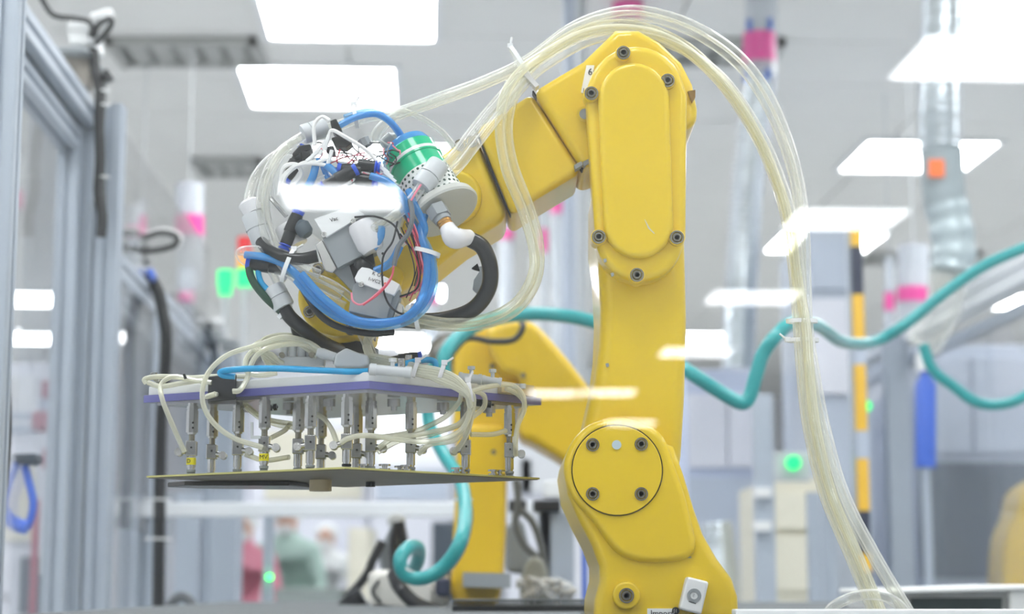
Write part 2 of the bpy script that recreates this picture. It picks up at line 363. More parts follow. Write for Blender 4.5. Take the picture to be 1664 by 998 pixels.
# sticker at the base with its cropped lettering and the J1 mark
b = prism(NB(), [(1052, 989), (1094, 989), (1094, 1010), (1052, 1010)], 1.4035, 1.4052); st = obj('sticker', b, VALW, rb, smooth=False, label='white warning sticker cut off by the bottom edge')
text('lettering', 'Import', .0062, P(1057, 1001, 1.4030), INK, st)
b = NB(); disk(b, 1098, 993, 1.4028, .0028, .002, 24); jm = obj('joint_mark', b, INK, rb, label='round black mark reading J1'); text('lettering', 'J1', .0038, P(1094.5, 995.5, 1.4023), WHT, jm)
for (x, y) in ((1085, 906), (1118, 906)):
    obj('paint_chip', prism(NB(), [(x-6, y), (x+5, y-1.4), (x+6, y+.6), (x-3, y+1.6)], 1.4040, 1.4052), GRYV, rb, smooth=False)
# lower arm
la = [(966, 380), (972, 420), (976, 500), (974, 560), (966, 620), (952, 680), (938, 735), (1000, 800), (1098, 800), (1108, 740), (1114, 640), (1117, 520), (1114, 400), (1110, 205), (1060, 180), (985, 190), (966, 300)]
obj('lower_arm', prism(NB(), la, 1.42, 1.55), YEL, rb, bevel=.011, seg=5)
# elbow cover: stepped capsule with lobes for its screws
cov = capsule(1034, 153, 80, 1040, 385, 72)
cov = [(x+((3 if x > 1034 else -1) if 150 < y < 390 else 0), y) for x, y in cov]
obj('elbow_cover', prism(NB(), cov, 1.398, 1.43), YEL, rb, bevel=.006, seg=4)
obj('elbow_cover_panel', prism(NB(), capsule(1030, 158, 58, 1038, 362, 57), 1.3905, 1.40), YEL, rb, bevel=.0055, seg=5)
for x, y in ((1013, 86), (1085, 131), (961, 152), (973, 385), (1100, 386), (1035, 447)):
    b = NB(); disk(b, x, y, 1.3935 if y < 400 else 1.3955, .0062, .02, 24); lug = obj('screw_lug', b, YEL, rb, bevel=.001)
    bolt(rb, x, y, 1.3930 if y < 400 else 1.395, .0036)
obj('scratch', prism(NB(), [(1047, 356), (1049, 358), (1056, 371), (1064, 379), (1063, 380), (1053, 371)], 1.3902, 1.3908), mat('primer_grey', (206, 202, 186), .6), rb, smooth=False)
for x, y in ((983, 423), (987, 593), (995, 446)):
    obj('paint_chip', prism(NB(), [(x-3, y-2), (x+2, y-3), (x+3, y+2), (x-1, y+4)], 1.4185 if y > 470 else 1.3975, 1.4205 if y > 470 else 1.399), GRYV, rb, smooth=False)
# elbow housing
eh = [(866, 147), (902, 125), (948, 98), (985, 62), (1000, 47), (1038, 47), (1072, 66), (1108, 100), (1126, 135), (1134, 175), (1133, 200), (1105, 216), (1050, 250), (968, 266), (947, 274)]
obj('elbow_housing', prism(NB(), eh, 1.432, 1.53), YEL, rb, bevel=.007, seg=4)
b = NB(); cyl(b, P(950, 185, 1.424), P(950, 185, 1.44), .0042); obj('plug', b, GRYV, rb)
b = NB(); cyl(b, P(950, 185, 1.429), P(950, 185, 1.44), .0062); obj('boss', b, YEL, rb)
obj('rating_label', prism(NB(), [(953, 106), (966, 106), (957, 153), (944, 150)], 1.4305, 1.4325), VALW, rb, smooth=False, label='white label strip tucked beside the elbow cover')
text('lettering', '6:', .008, P(955, 122, 1.4300), INK, rb); text('lettering', '1.', .005, P(946, 150, 1.4300), INK, rb)
obj('bracket', prism(NB(), [(1118, 148), (1130, 146), (1130, 158), (1125, 166)], 1.428, 1.45), mat('brown_slot', (140, 110, 50), .5), rb)
obj('seam', prism(NB(), [(865, 148), (867, 147), (948, 274.5), (946, 275.5)], 1.4385, 1.452), DARK, rb)
# forearm sections
obj('forearm_section', prism(NB(), [(773, 208), (800, 192), (864, 150), (945, 275), (935, 285), (880, 318), (830, 350)], 1.440, 1.525), YEL, rb, bevel=.006, seg=4)
obj('seam', prism(NB(), [(772, 209.2), (773.5, 208), (830.5, 350), (829, 351)], 1.4425, 1.452), DARK, rb)
obj('forearm_tube', prism(NB(), [(771, 211), (735, 236), (700, 262), (640, 330), (590, 370), (600, 470), (640, 482), (700, 440), (755, 396), (828, 352)], 1.445, 1.53), YEL, rb, bevel=.012, seg=5)
b = NB(); disk(b, 738, 318, 1.436, .022, .02, 40); obj('forearm_boss', b, YEL, rb, bevel=.004)
for x, y in ((766, 230), (748, 236)): bolt(rb, x, y, 1.437, .0032)
for x, y in ((940, 268), (954, 263)): obj('latch', prism(NB(), [(x-7, y), (x+5, y-6), (x+7, y), (x-5, y+7)], 1.431, 1.4425), GRYV, rb)
b = NB(); disk(b, 700, 420, 1.442, .006, .004, 20); obj('drain_plug', b, YEL, rb)
# wrist
b = NB(); disk(b, 548, 482, 1.425, .031, .11, 48); obj('wrist_joint', b, YEL, rb, bevel=.004)
obj('wrist_body', prism(NB(), [(520, 430), (600, 400), (660, 440), (640, 500), (602, 520), (602, 546), (520, 546), (500, 520)], 1.44, 1.53), YEL, rb, bevel=.006)
for x, y in ((503, 507), (517, 437), (570, 535)): bolt(rb, x, y, 1.4235, .0032)
b = NB(); lathe(b, P(563, 540, 1.49), P(563, 580, 1.49), [(0, .024), (.35, .024), (.36, .021), (.7, .021), (.7, .026), (1, .026)], 32); obj('tool_flange', b, BLKP, rb)
# ================================================================= GRIPPER TOOL
HW0, HW1, HP0 = .1505, .1575, .1445
L_, N_, R_ = G(233, 1.48, .15), G(600, 1.372, .15), G(880, 1.50, .15); F_ = L_+R_-N_
def slab(bm, pts, z0, z1):
    f = [bm.verts.new((p.x, p.y, z0)) for p in pts]; g = [bm.verts.new((p.x, p.y, z1)) for p in pts]; n = len(pts)
    bm.faces.new(f[::-1]); bm.faces.new(g)
    for i in range(n): bm.faces.new((f[i], f[(i+1) % n], g[(i+1) % n], g[i]))
    return bm
def shrink(pts, k):
    c = sum(pts, Vector())/len(pts); return [c+(p-c)*k for p in pts]
gt = thing('vacuum_gripper', (P(560, 640, 1.5).x, 1.5, CZ+.086), 'vacuum gripper with white and violet plates and thirteen suction posts under the wrist', 'gripper')
quad = [L_, N_, R_, F_]
obj('top_plate', slab(NB(), shrink(quad, .975), CZ+HW0, CZ+HW1), PLW, gt, bevel=.0006, label='white upper plate')
obj('lower_plate', slab(NB(), quad, CZ+HP0, CZ+HW0), PURP, gt, bevel=.0005, label='violet film-covered lower plate')
obj('underside_plate', slab(NB(), shrink(quad, .93), CZ+HP0-.002, CZ+HP0), PLU, gt, label='reflective grey underside plate')
obj('edge_block', slab(NB(), [G(808, 1.47, .15), G(815, 1.455, .15), G(868, 1.49, .15), G(862, 1.51, .15)], CZ+HW0+.0002, CZ+HW1+.002), BEIGE, gt, label='beige block on the plate edge')
b = slab(NB(), [G(338, 1.432, .15), G(384, 1.414, .15), G(384, 1.45, .15), G(338, 1.45, .15)], CZ+HP0-.004, CZ+HW1+.003); obj('edge_clip', b, BLKP, gt, bevel=.001, label='black clip over the plate edge')
b = NB(); cyl(b, P(563, 578, 1.49), P(563, 618, 1.49), .011); cyl(b, P(563, 596, 1.49), P(563, 604, 1.49), .02); obj('neck', b, STEEL, gt)
def post(px, Y, tall=1, label=None, side=1, hose=True, dark=False):
    x = G(px, Y, .12).x
    b = NB(); z = lambda h: CZ+h
    lathe(b, (x, Y, z(HP0-.002)), (x, Y, z(.1175)), [(0, .0036), (.1, .0036), (.1, .0046), (.2, .0046), (.2, .0041), (.24, .0041), (.24, .0048), (.94, .0048), (.94, .0038), (1, .0034)], 8)
    po = obj('suction_post', b, STEEL, gt, ang=30)
    obj('rod', cyl(NB(), (x, Y, z(.1175)), (x, Y, z(.1115)), .0024, 12), BOLT, po)
    b = box(NB(), (x-.0042, Y-.0042, z(.1005)), (x+.0042, Y+.0042, z(.1125))); obj('lower_block', b, STEEL, po, bevel=.0008)
    b = NB(); lathe(b, (x, Y, z(.1005)), (x, Y, z(.0895)), [(0, .0034), (.85, .0034), (.85, .0028), (1, .0028)], 14); obj('sleeve', b, STEEL, po)
    b = NB(); lathe(b, (x, Y, z(.0897)), (x, Y, z(.0857)), [(0, .0036), (.45, .0036), (.5, .0026), (.62, .0036), (.75, .0026), (1, .0042)], 14); obj('suction_cup', b, BLKP if dark else GRYV, po)
    b = NB()
    for dx, dz in ((.0015, .1225), (.0015, .1265), (.0005, .107)):
        cyl(b, (x+dx, Y-.005, z(dz)), (x+dx, Y-.0042, z(dz)), .0008, 8)
    obj('screw_hole', b, DARK, po)
    if hose:
        b = NB(); cyl(b, (x+side*.004, Y-.002, z(.1045)), (x+side*.0105, Y-.004, z(.1030)), .0022, 12); cyl(b, (x+side*.0095, Y-.0065, z(.1035)), (x+side*.0095, Y+.001, z(.1030)), .0032, 12)
        obj('elbow_fitting', b, STEEL, po)
    if label:
        b = NB(); lathe(b, (x, Y, z(.0990)), (x, Y, z(.0935)), [(0, .0038), (1, .0038)], 16); lb = obj('name_tag', b, YLAB, po, label='yellow tag wrapped round the post')
        text('lettering', label, .0045, (x-.0030, Y-.0041, z(.0948)), INK, lb) if False else text('lettering', label, .0045, (x-.0030, Y-.0041, z(.0948)), INK, po)
    return x
POSTS = [(312, 1.462, 'D', -1), (345, 1.50, None, 1), (387, 1.455, None, 1), (430, 1.415, 'MV', 1), (485, 1.44, None, 1), (505, 1.405, None, -1), (522, 1.50, None, 1),
         (564, 1.392, None, -1), (603, 1.42, None, 1), (580, 1.49, None, 1), (668, 1.43, None, 1), (757, 1.452, None, -1), (828, 1.482, None, 1)]
for i, (px, Y, lb, sd) in enumerate(POSTS): post(px, Y, 1, lb, sd, True, i in (7,))
# small hardware on top of the plate
def mani(px0, px1, py0, py1, Y, r=.0045):
    b = NB(); p0, p1 = P(px0, py0, Y), P(px1, py1, Y); d = (p1-p0)
    lathe(b, p0, p1, [(0, r*.8), (.02, r), (.16, r), (.16, r*.85), (.84, r*.85), (.84, r), (.98, r), (1, r*.8)], 18)
    cyl(b, p0+d*.55, p0+d*.55+Vector((0, 0, .009)), .0016, 10); cyl(b, p0+d*.55+Vector((0, 0, .007)), p0+d*.55+Vector((0, 0, .0095)), .003, 10)
    o = obj('inline_filter', b, GRYP, gt)
    b = NB(); e = d.normalized(); lathe(b, p0-e*.0006, p0+e*.001, [(0, r*.75), (0, r*.35), (1, r*.3)], 14, cap=False); obj('end_ring', b, GRYV, o)
mani(600, 669, 600, 606, 1.362); mani(745, 783, 613, 617, 1.43, .0042); mani(783, 815, 617, 622, 1.44, .0038)
b = NB()
for k in range(3): cyl(b, P(840+k*0, 0, 1)*0+P(800+12*k+25, 632, 1.46), P(800+12*k+25, 624, 1.46), .0028, 12)
obj('port_row', b, GRYP, gt)
b = NB(); p0, p1 = P(444, 589, 1.42), P(527, 591, 1.42)
box(b, (p0.x, 1.415, p0.z-.0035), (p1.x, 1.43, p0.z+.004)); mfd = obj('manifold', b, GRYP, gt, bevel=.001, label='pale grey manifold block with a row of push-in ports')
for k in range(4):
    q = P(462+14*k, 584, 1.42); b = NB(); lathe(b, q, q+Vector((0, -.003, .0105)), [(0, .003), (.6, .0031), (.62, .0034), (1, .0032)], 14); obj('port', b, GRYP, mfd)
for k, x in enumerate((459, 507)):
    q = P(x, 578, 1.412); b = NB(); cyl(b, q, q+Vector((0, -.005, 0)), .0022, 12); obj('screw', b, BOLT, mfd)
b = prism(NB(), [(542, 595), (545, 575), (562, 565), (582, 573), (598, 577), (600, 592), (585, 598)], 1.39, 1.42); obj('pressure_sensor', b, GRYP, gt, bevel=.002, label='light grey sensor block under the wrist flange')
for x, y in ((528, 572), (622, 583)):
    q = P(x, y, 1.40); b = NB(); lathe(b, q-Vector((.006, 0, 0)), q+Vector((.008, 0, -.004)), [(0, .0035), (.3, .0042), (.7, .0036), (1, .0034)], 14); obj('union_fitting', b, GRYP, gt)
for k, (x, y, Y) in enumerate(((250, 618, 1.47), (256, 624, 1.468), (652, 596, 1.38), (664, 590, 1.40), (700, 622, 1.44))):
    q = P(x, y, Y); b = NB(); cyl(b, q, q+Vector((0, 0, .006)), .003, 12); cyl(b, q+Vector((0, -.006, .003)), q+Vector((0, .002, .003)), .0022, 10); obj('small_fitting', b, STEEL, gt)
for x, Y in ((470, 1.45), (535, 1.42), (640, 1.42), (720, 1.45), (795, 1.47)):
    q = G(x, Y, HP0-.003); b = NB(); cyl(b, q, q+Vector((0, 0, -.006)), .005, 16); cyl(b, q+Vector((0, 0, -.005)), q+Vector((0, 0, -.009)), .0025, 10); obj('plate_screw', b, PLU, gt)
for x0, y0, x1, y1, Y in ((772, 655, 803, 658, 1.46), (437, 663, 452, 661, 1.43)):
    b = NB(); p0, p1 = P(x0, y0, Y), P(x1, y1, Y); lathe(b, p0, p1, [(0, .0012), (.1, .0025), (.35, .0025), (.36, .0012), (.5, .0012), (.5, .0028), (.85, .0028), (.86, .001), (1, .001)], 12); obj('needle_valve', b, BLKP, gt)
# hex key shaped bracket near post
b = prism(NB(), [(407, 686), (411, 686), (411, 708), (423, 708), (423, 713), (407, 713)], 1.41, 1.413); obj('angle_bracket', b, GRYP, gt)
# ================================================================= HELD BOARD
HB = .0842
Lb, Nb, Rb = G(238, 1.475, HB), G(560, 1.36, HB), G(877, 1.50, HB); Fb = Lb+Rb-Nb
bd = thing('carried_panel', (Nb.x, 1.5, CZ+HB-.012), 'thin square board with pale green edge held flat by the suction posts', 'board')
obj('board', slab(NB(), [Lb, Nb, Rb, Fb], CZ+HB, CZ+HB+.0014), PCBG, bd)
obj('underside_layer', slab(NB(), shrink([Lb, Nb, Rb, Fb], .99), CZ+HB-.0005, CZ+HB), PCBU, bd, label='shiny brownish underside')
cc = [G(272, 1.535, HB), G(300, 1.51, HB), G(470, 1.51, HB), G(500, 1.54, HB), G(508, 1.58, HB), G(330, 1.56, HB)]
obj('component', slab(NB(), cc, CZ+HB-.0045, CZ+HB-.0005), TRAY, bd, bevel=.001, label='dark flat block under the left half')
b = NB(); q = G(521, 1.50, HB-.0005); cyl(b, q, q-Vector((0, 0, .009)), .009, 24); obj('component', b, BEIGE, bd, label='short beige round stub')
b = NB(); q = G(602, 1.53, HB-.0005); cyl(b, q, q-Vector((0, 0, .004)), .004, 16); obj('component', b, BLKP, bd)
for i, (x, Y) in enumerate(((590, 1.40), (660, 1.41), (650, 1.42), (742, 1.44), (752, 1.445), (802, 1.468), (812, 1.472), (625, 1.40))):
    q = G(x, Y, HB+.0014); b = NB(); lathe(b, q, q+Vector((0, 0, .0045)), [(0, .0042), (.3, .0042), (.3, .002), (.7, .002), (.7, .0045), (1, .0045)], 14); obj('spring_contact', b, STEEL, bd)
# ================================================================= BIG CLEAR HOSES
def hose(name, pts, r, m, label, cat, group=None, seg=12, n=8):
    return S(name, ptube(NB(), pts, r, n, seg), m, label, cat, group)
def shift(pts, f): return [(x+f(i, len(pts))[0], y+f(i, len(pts))[1], Y+f(i, len(pts))[2]) for i, (x, y, Y) in enumerate(pts)]
OUT = [(1490, 1016, 1.36), (1424, 905, 1.38), (1371, 800, 1.40), (1340, 690, 1.42), (1323, 600, 1.43), (1313, 530, 1.44), (1310, 450, 1.45), (1308, 380, 1.45), (1298, 290, 1.46), (1262, 180, 1.46), (1212, 102, 1.46), (1140, 48, 1.46), (1062, 20, 1.46), (1000, 19, 1.46), (930, 44, 1.45), (856, 98, 1.44), (790, 130, 1.43), (715, 158, 1.42), (648, 182, 1.42), (590, 192, 1.41), (545, 205, 1.41), (512, 214, 1.41)]
INN = [(1428, 1016, 1.37), (1382, 905, 1.39), (1338, 800, 1.41), (1312, 690, 1.42), (1302, 600, 1.43), (1297, 530, 1.44), (1290, 450, 1.45), (1280, 370, 1.45), (1262, 300, 1.455), (1225, 215, 1.455), (1165, 128, 1.455), (1092, 68, 1.455), (1020, 49, 1.455), (950, 57, 1.45), (885, 92, 1.44), (848, 122, 1.43), (802, 172, 1.42), (765, 218, 1.41), (738, 254, 1.40), (708, 284, 1.39)]
hose('clear_hose', OUT, .0042, CLR, 'outermost clear hose of the arch over the elbow, ending at the wrist fitting', 'hose', 'clear air hoses')
hose('clear_hose', [(x-(4+i if i < 5 else 9)+min(i,12)*.2, y+8 if i > 8 else y, Y+.008) for i, (x, y, Y) in enumerate(OUT[:-3])]+[(610, 225, 1.43), (640, 250, 1.43)], .0042, CLR, 'second clear hose of the upper arch, passing behind the outermost one', 'hose', 'clear air hoses')
hose('clear_hose', INN, .0042, CLR, 'clear hose of the lower arch running to the grey fitting by the green cup', 'hose', 'clear air hoses')
hose('clear_hose', [(x+10, y+9 if i > 10 else y, Y-.004) for i, (x, y, Y) in enumerate(INN[:16])]+[(812, 186, 1.41), (776, 232, 1.40), (748, 268, 1.395), (722, 294, 1.39)], .0040, CLR, 'clear hose of the lower arch nearest the yellow elbow', 'hose', 'clear air hoses')
hose('clear_hose', [(x+(13 if i < 6 else 12-i*1.1), y+(-2 if i > 8 else 0), Y-.006) for i, (x, y, Y) in enumerate(INN[:15])]+[(850, 112, 1.415), (822, 150, 1.41), (812, 205, 1.41), (822, 275, 1.41), (848, 340, 1.41), (866, 400, 1.405), (866, 445, 1.40), (840, 490, 1.40), (790, 518, 1.395), (725, 525, 1.39), (655, 512, 1.39)], .0040, CLRY, 'clear hose dropping from the tie and looping under the forearm, inner one', 'hose', 'clear air hoses')
hose('clear_hose', [(x+3, y, Y+.007) for (x, y, Y) in INN[:10]]+[(1190, 150, 1.47), (1120, 78, 1.47), (1040, 42, 1.47), (960, 44, 1.46), (895, 78, 1.45), (862, 112, 1.435), (838, 150, 1.425), (826, 205, 1.42), (834, 265, 1.42), (860, 335, 1.42), (876, 395, 1.415), (872, 455, 1.41), (838, 505, 1.41), (780, 528, 1.40), (715, 530, 1.40), (660, 522, 1.40)], .0038, CLRY, 'clear hose looping under the forearm, the outer one of the pair', 'hose', 'clear air hoses')
hose('clear_hose', [(1395, 1016, 1.35), (1368, 985, 1.35), (1400, 965, 1.35), (1440, 972, 1.35), (1470, 1012, 1.35)][::-1][:0] or [(1336, 1012, 1.34), (1356, 985, 1.34), (1392, 969, 1.34), (1432, 968, 1.34), (1462, 985, 1.34), (1482, 1014, 1.34)], .0040, CLR, 'short bowed clear hose in the lower right corner over the bench lip', 'hose', 'clear air hoses')
# cable ties
def tie(px, py, Y, rw, label, ang=0, tail=True, m=WHT, seg=24, rh=None):
    c = P(px, py, Y); ax = Vector((math.cos(ang), 0, math.sin(ang))); b = NB()
    u = Vector((-math.sin(ang), 0, math.cos(ang))); v = Vector((0, 1, 0)); n = 20; rings = []
    for k in range(n):
        a = 2*math.pi*k/n; d = u*math.cos(a)*rw+v*math.sin(a)*(rh or rw*.55)
        rings.append([b.verts.new(c+d*s+ax*t) for s, t in ((1, -.0016), (1, .0016), (1.12, .0016), (1.12, -.0016))])
    for k in range(n):
        A, B = rings[k], rings[(k+1) % n]
        for j in range(4): b.faces.new((A[j], A[(j+1) % 4], B[(j+1) % 4], B[j]))
    if tail:
        h = c+u*rw*1.1; e = h+(u*.6+ax*.5).normalized()*.008
        box(b, (h.x-.0022, h.y-.003, h.z-.0015), (h.x+.0022, h.y+.001, h.z+.0022)); cyl(b, h, e, .0009, 6)
    return S('cable_tie', b, m, label, 'cable tie', 'cable ties')
tie(848, 108, 1.43, .017, 'white cable tie gathering the hoses above the forearm seam', math.radians(30))
tie(1303, 522, 1.44, .0112, 'upper white cable tie round the hanging hose bundle', math.pi/2, False)
tie(1305, 553, 1.44, .0112, 'lower white cable tie round the hanging hose bundle', math.pi/2, True)
tie(722, 398, 0, 0, '') if False else None
b = prism(NB(), [(850, 120), (856, 116), (876, 138), (870, 142)], 1.42, 1.432); S('tie_mount', b, MILK, 'translucent tie mount fixed on the yellow forearm edge', 'clip')
# ================================================================= WRIST PNEUMATICS
# vacuum filter with green cup
v0, v1 = P(658, 236, 1.415), P(720, 342, 1.392); ax = v1-v0; d = ax.normalized()
vf = thing('vacuum_filter', v1, 'green and perforated metal air filter with grey flange mounted on the wrist', 'air filter')
b = NB(); lathe(b, v0, v1, [(0, .012), (.03, .0185), (.12, .0205), (.13, .0205)], 36); obj('cap', b, BLUT, vf, label='translucent blue cap')
b = NB(); lathe(b, v0+ax*.1, v0+ax*.52, [(0, .0185), (.1, .0212), (.45, .0212), (.47, .022), (.55, .022), (.57, .0212), (1, .0212)], 36); obj('cup', b, GREENF, vf, label='translucent green cup')
b = NB(); lathe(b, v0+ax*.27, v0+ax*.31, [(0, .0222), (1, .0222)], 36); obj('band', b, MILK, vf)
pv0, pv1 = v0+ax*.52, v0+ax*.93
b = NB(); lathe(b, pv0, pv1, [(0, .0214), (1, .0228)], 40); obj('perforated_sleeve', b, mat('sleeve_white', (226, 230, 226), .4), vf, label='white perforated sleeve')
b = NB(); u = d.orthogonal().normalized(); vv = d.cross(u)
for k in range(6):
    for j in range(30):
        a = 2*math.pi*(j+(k % 2)*.5)/30; r = .0214+.0014*(k+.5)/6; n_ = u*math.cos(a)+vv*math.sin(a); c = pv0+(pv1-pv0)*((k+.5)/6)+n_*(r-.0004)
        cyl(b, c, c+n_*.0006, .00115, 8)
tag(obj('perforation', b, mat('hole_green', (24, 66, 54), .6), vf), kind='stuff')
b = NB(); lathe(b, v0+ax*.92, v0+ax*1.04, [(0, .0225), (.2, .0278), (.8, .029), (1, .028)], 48); obj('flange', b, mat('flange_grey', (196, 198, 192), .4), vf)
h0 = P(708, 338, 1.372); h1 = h0+d*.010; b = NB(); lathe(b, h0, h1, [(0, .0085), (1, .0085)], 6); lathe(b, h1, h1+d*.004, [(0, .0065), (1, .0065)], 20); obj('hex_nut', b, GRYV, vf, bevel=.0004, ang=20)
q0 = h1+d*.003; b = NB(); lathe(b, q0, q0+d*.007, [(0, .0052), (.2, .0058), (.4, .0052), (.6, .0058), (.8, .0052), (1, .0058)], 20); obj('brass_thread', b, BRASS, vf)
b = NB(); e0 = q0+d*.007; e1 = e0+d*.010+Vector((.001, 0, 0)); e2 = P(762, 386, 1.375)
sweep(b, spline([e0, e1, e2], 6), lambda t: .0062+.0022*math.sin(t*math.pi)**2, 18); obj('elbow', b, MILK, vf, label='milky white elbow connector')
# side plates under filter
b = prism(NB(), [(622, 262), (650, 250), (660, 300), (650, 326), (628, 318)], 1.42, 1.44); S('filter_bracket', b, mat('pale_blue_bracket', (206, 222, 230), .4), 'pale bluish bracket beside the green filter cup', 'bracket')
hose('black_hose', [(762, 388, 1.375), (784, 402, 1.378), (796, 432, 1.38), (794, 468, 1.385), (772, 500, 1.39), (735, 516, 1.40), (690, 522, 1.41), (652, 520, 1.41)], .0062, BLACK, 'thick black hose curving down from the milky elbow', 'hose')
b = prism(NB(), [(766, 436), (776, 428), (780, 440), (770, 455), (778, 470), (786, 478), (790, 440), (792, 470), (786, 482), (772, 472), (762, 462)][:4]+[(768, 470), (782, 484), (790, 470), (786, 432)], 1.40, 1.405); S('notched_bracket', b, GRYV, 'small notched grey bracket inside the black hose bend', 'bracket')
# valves
def valve(face, top, Y, label, extra):
    c = P(sum(x for x, y in face)/4, sum(y for x, y in face)/4, Y)
    t = thing('solenoid_valve', c, label, 'valve', 'grey solenoid valves on the wrist')
    obj('body', prism(NB(), face, Y, Y+.03), GRYV, t, bevel=.0008)
    obj('label_face', prism(NB(), top, Y-.003, Y+.026), VALW, t, bevel=.0006, label='white face with small print')
    for x, y, r in extra:
        b = NB(); disk(b, x, y, Y-.0045, r, .004, 14); lathe(b, P(x, y, Y-.005), P(x, y, Y-.004), [(0, r*.5), (1, r*.5)], 6); obj('screw', b, STEEL, t)
    return t
v1_ = valve([(524, 388), (584, 352), (610, 404), (548, 436)], [(510, 356), (570, 334), (592, 348), (530, 386), (522, 376)], 1.375, 'larger grey valve block with white top in the middle of the wrist tangle', [(526, 381, .0022), (574, 360, .0022)])
obj('end_plate', prism(NB(), [(512, 398), (524, 390), (548, 436), (540, 444), (528, 440)], 1.378, 1.402), STEEL, v1_, bevel=.0008)
obj('bracket', prism(NB(), [(541, 440), (566, 427), (576, 456), (578, 478), (562, 462)], 1.385, 1.395), GRYV, v1_)
text('lettering', 'Vac', .0042, P(537, 361, 1.3715), INK, v1_, rot=-.3)
v2_ = valve([(574, 462), (584, 456), (640, 478), (628, 520), (566, 506)], [(582, 440), (588, 434), (600, 436), (650, 462), (640, 480), (578, 458), (576, 452)], 1.368, 'smaller grey valve block with a white printed face below the larger valve', [(587, 462, .0020)])
obj('end_plate', prism(NB(), [(641, 476), (650, 470), (648, 488), (634, 522), (628, 520)], 1.372, 1.396), GRYV, v2_, bevel=.0006)
obj('foot', prism(NB(), [(646, 490), (656, 496), (652, 522), (636, 522)], 1.376, 1.39), STEEL, v2_, bevel=.0006)
text('lettering', 'K Off', .0040, P(604, 446, 1.3645), INK, v2_, rot=.32); text('lettering', '1-VC2', .0038, P(597, 455, 1.3645), INK, v2_, rot=.32)
b = NB(); disk(b, 626, 461, 1.3645, .0010, .0008, 10); obj('red_dot', b, mat('red_dot', (236, 90, 50), .5), v2_)
S('backing_plate', prism(NB(), [(560, 430), (606, 412), (610, 440), (588, 462), (572, 470)], 1.388, 1.40), BLKP, 'black plate between the two grey valves', 'plate')
b = NB(); lathe(b, P(588, 440, 1.382), P(598, 425, 1.38), [(0, .0075), (.5, .0085), (1, .007)], 20); S('black_connector', b, BLACK, 'round black plug with a brown ring between the valves', 'connector')
mp = S('mounting_plate', prism(NB(), [(618, 376), (640, 360), (662, 392), (648, 402), (622, 432), (612, 412)], 1.395, 1.405), PLW, 'white mounting plate with two small holes right of the valves', 'plate')
for x, y in ((622, 412), (652, 388)):
    b = NB(); disk(b, x, y, 1.3945, .0010, .001, 10); obj('hole', b, DARK, mp)
# clear filter bowl right of big valve
b = NB(); lathe(b, P(584, 362, 1.375), P(607, 408, 1.375), [(0, .009), (.15, .0105), (.8, .0105), (1, .008)], 24); S('clear_bowl', b, MILK, 'translucent bowl fitting at the right side of the larger valve', 'fitting')
# grey cylinder fittings
def fitting(p0, p1, r, m, label, cut=.55):
    b = NB(); lathe(b, p0, p1, [(0, r*.72), (.0, r*.95), (.06, r), (cut-.03, r), (cut-.02, r*.88), (cut, r*.88), (cut+.01, r), (.93, r), (1, r*.94), (1, r*.7)], 24)
    t = S('union_fitting', b, m, label, 'fitting', 'grey union fittings'); return t
fitting(P(492, 219, 1.405), P(530, 206, 1.41), .0078, GRYP, 'grey union fitting at the top left of the wrist tangle', .35)
fitting(P(714, 266, 1.378), P(684, 304, 1.372), .0085, GRYP, 'grey union fitting lying in front of the green filter cup')
fitting(P(409, 348, 1.39), P(428, 396, 1.39), .0085, GRYP, 'grey union fitting at the left edge of the wrist tangle', .5)
fitting(P(444, 466, 1.39), P(462, 500, 1.39), .0085, GRYP, 'grey union fitting at the lower left of the wrist tangle', .5)
S('square_clip', prism(NB(), [(396, 338), (412, 336), (414, 362), (408, 378), (400, 378)], 1.39, 1.402), GRYV, 'grey square clip on the leftmost fitting', 'clip')
b = NB(); lathe(b, P(402, 326, 1.39), P(412, 346, 1.39), [(0, .006), (.2, .0085), (1, .008)], 18); S('fitting_cap', b, MILK, 'milky rounded cap above the leftmost fitting', 'fitting')
# Y fittings, black with blue collars
def yfit(px, py, Y, ang, label, two=True):
    t = thing('y_fitting', P(px, py, Y), label, 'fitting', 'black fittings with blue collars')
    a = Vector((math.cos(ang), 0, math.sin(ang))); n = Vector((-math.sin(ang), 0, math.cos(ang))); c = P(px, py, Y)
    b = NB(); lathe(b, c-a*.012, c+a*.003, [(0, .0045), (.3, .0052), (1, .0055)], 16)
    for s in ((-1, 1) if two else (0,)): cyl(b, c+n*s*.0055, c+n*s*.0055+a*.013, .0047, 16)
    obj('body', b, BLKP, t, bevel=.0005)
    for s in ((-1, 1) if two else (0,)):
        e = c+n*s*.0055+a*.013; b = NB(); lathe(b, e, e+a*.004, [(0, .0048), (.2, .0052), (.5, .0034), (.7, .0046), (1, .0046)], 16); obj('collar', b, BLUP, t)
    b = NB(); e = c-a*.012; lathe(b, e, e-a*.003, [(0, .0045), (1, .005)], 16); obj('collar', b, BLUP, t)
    return t
yfit(580, 279, 1.375, math.radians(-8), 'larger black branching fitting with three blue collars beside the filter bracket')
yfit(552, 290, 1.37, math.radians(-150), 'black fitting with one blue collar left of the branching fitting', False)
yfit(478, 268, 1.40, math.radians(60), 'dark fitting with blue collar at the upper left of the tangle', False)
yfit(474, 372, 1.385, math.radians(-110), 'small fitting with blue collar above the black hose', False)
yfit(432, 432, 1.385, math.radians(-10), 'black inline fitting with blue collar on the lower left tubes', False)
yfit(655, 586, 1.41, math.radians(190), 'blue-collared fitting lying on the top plate by the blue tube', False)
fb = S('filter_bowl', lathe(NB(), P(462, 366, 1.395), P(482, 400, 1.395), [(0, .008), (.2, .0095), (1, .0095)], 20), MILK, 'pale square-shouldered bowl left of the larger valve', 'fitting')
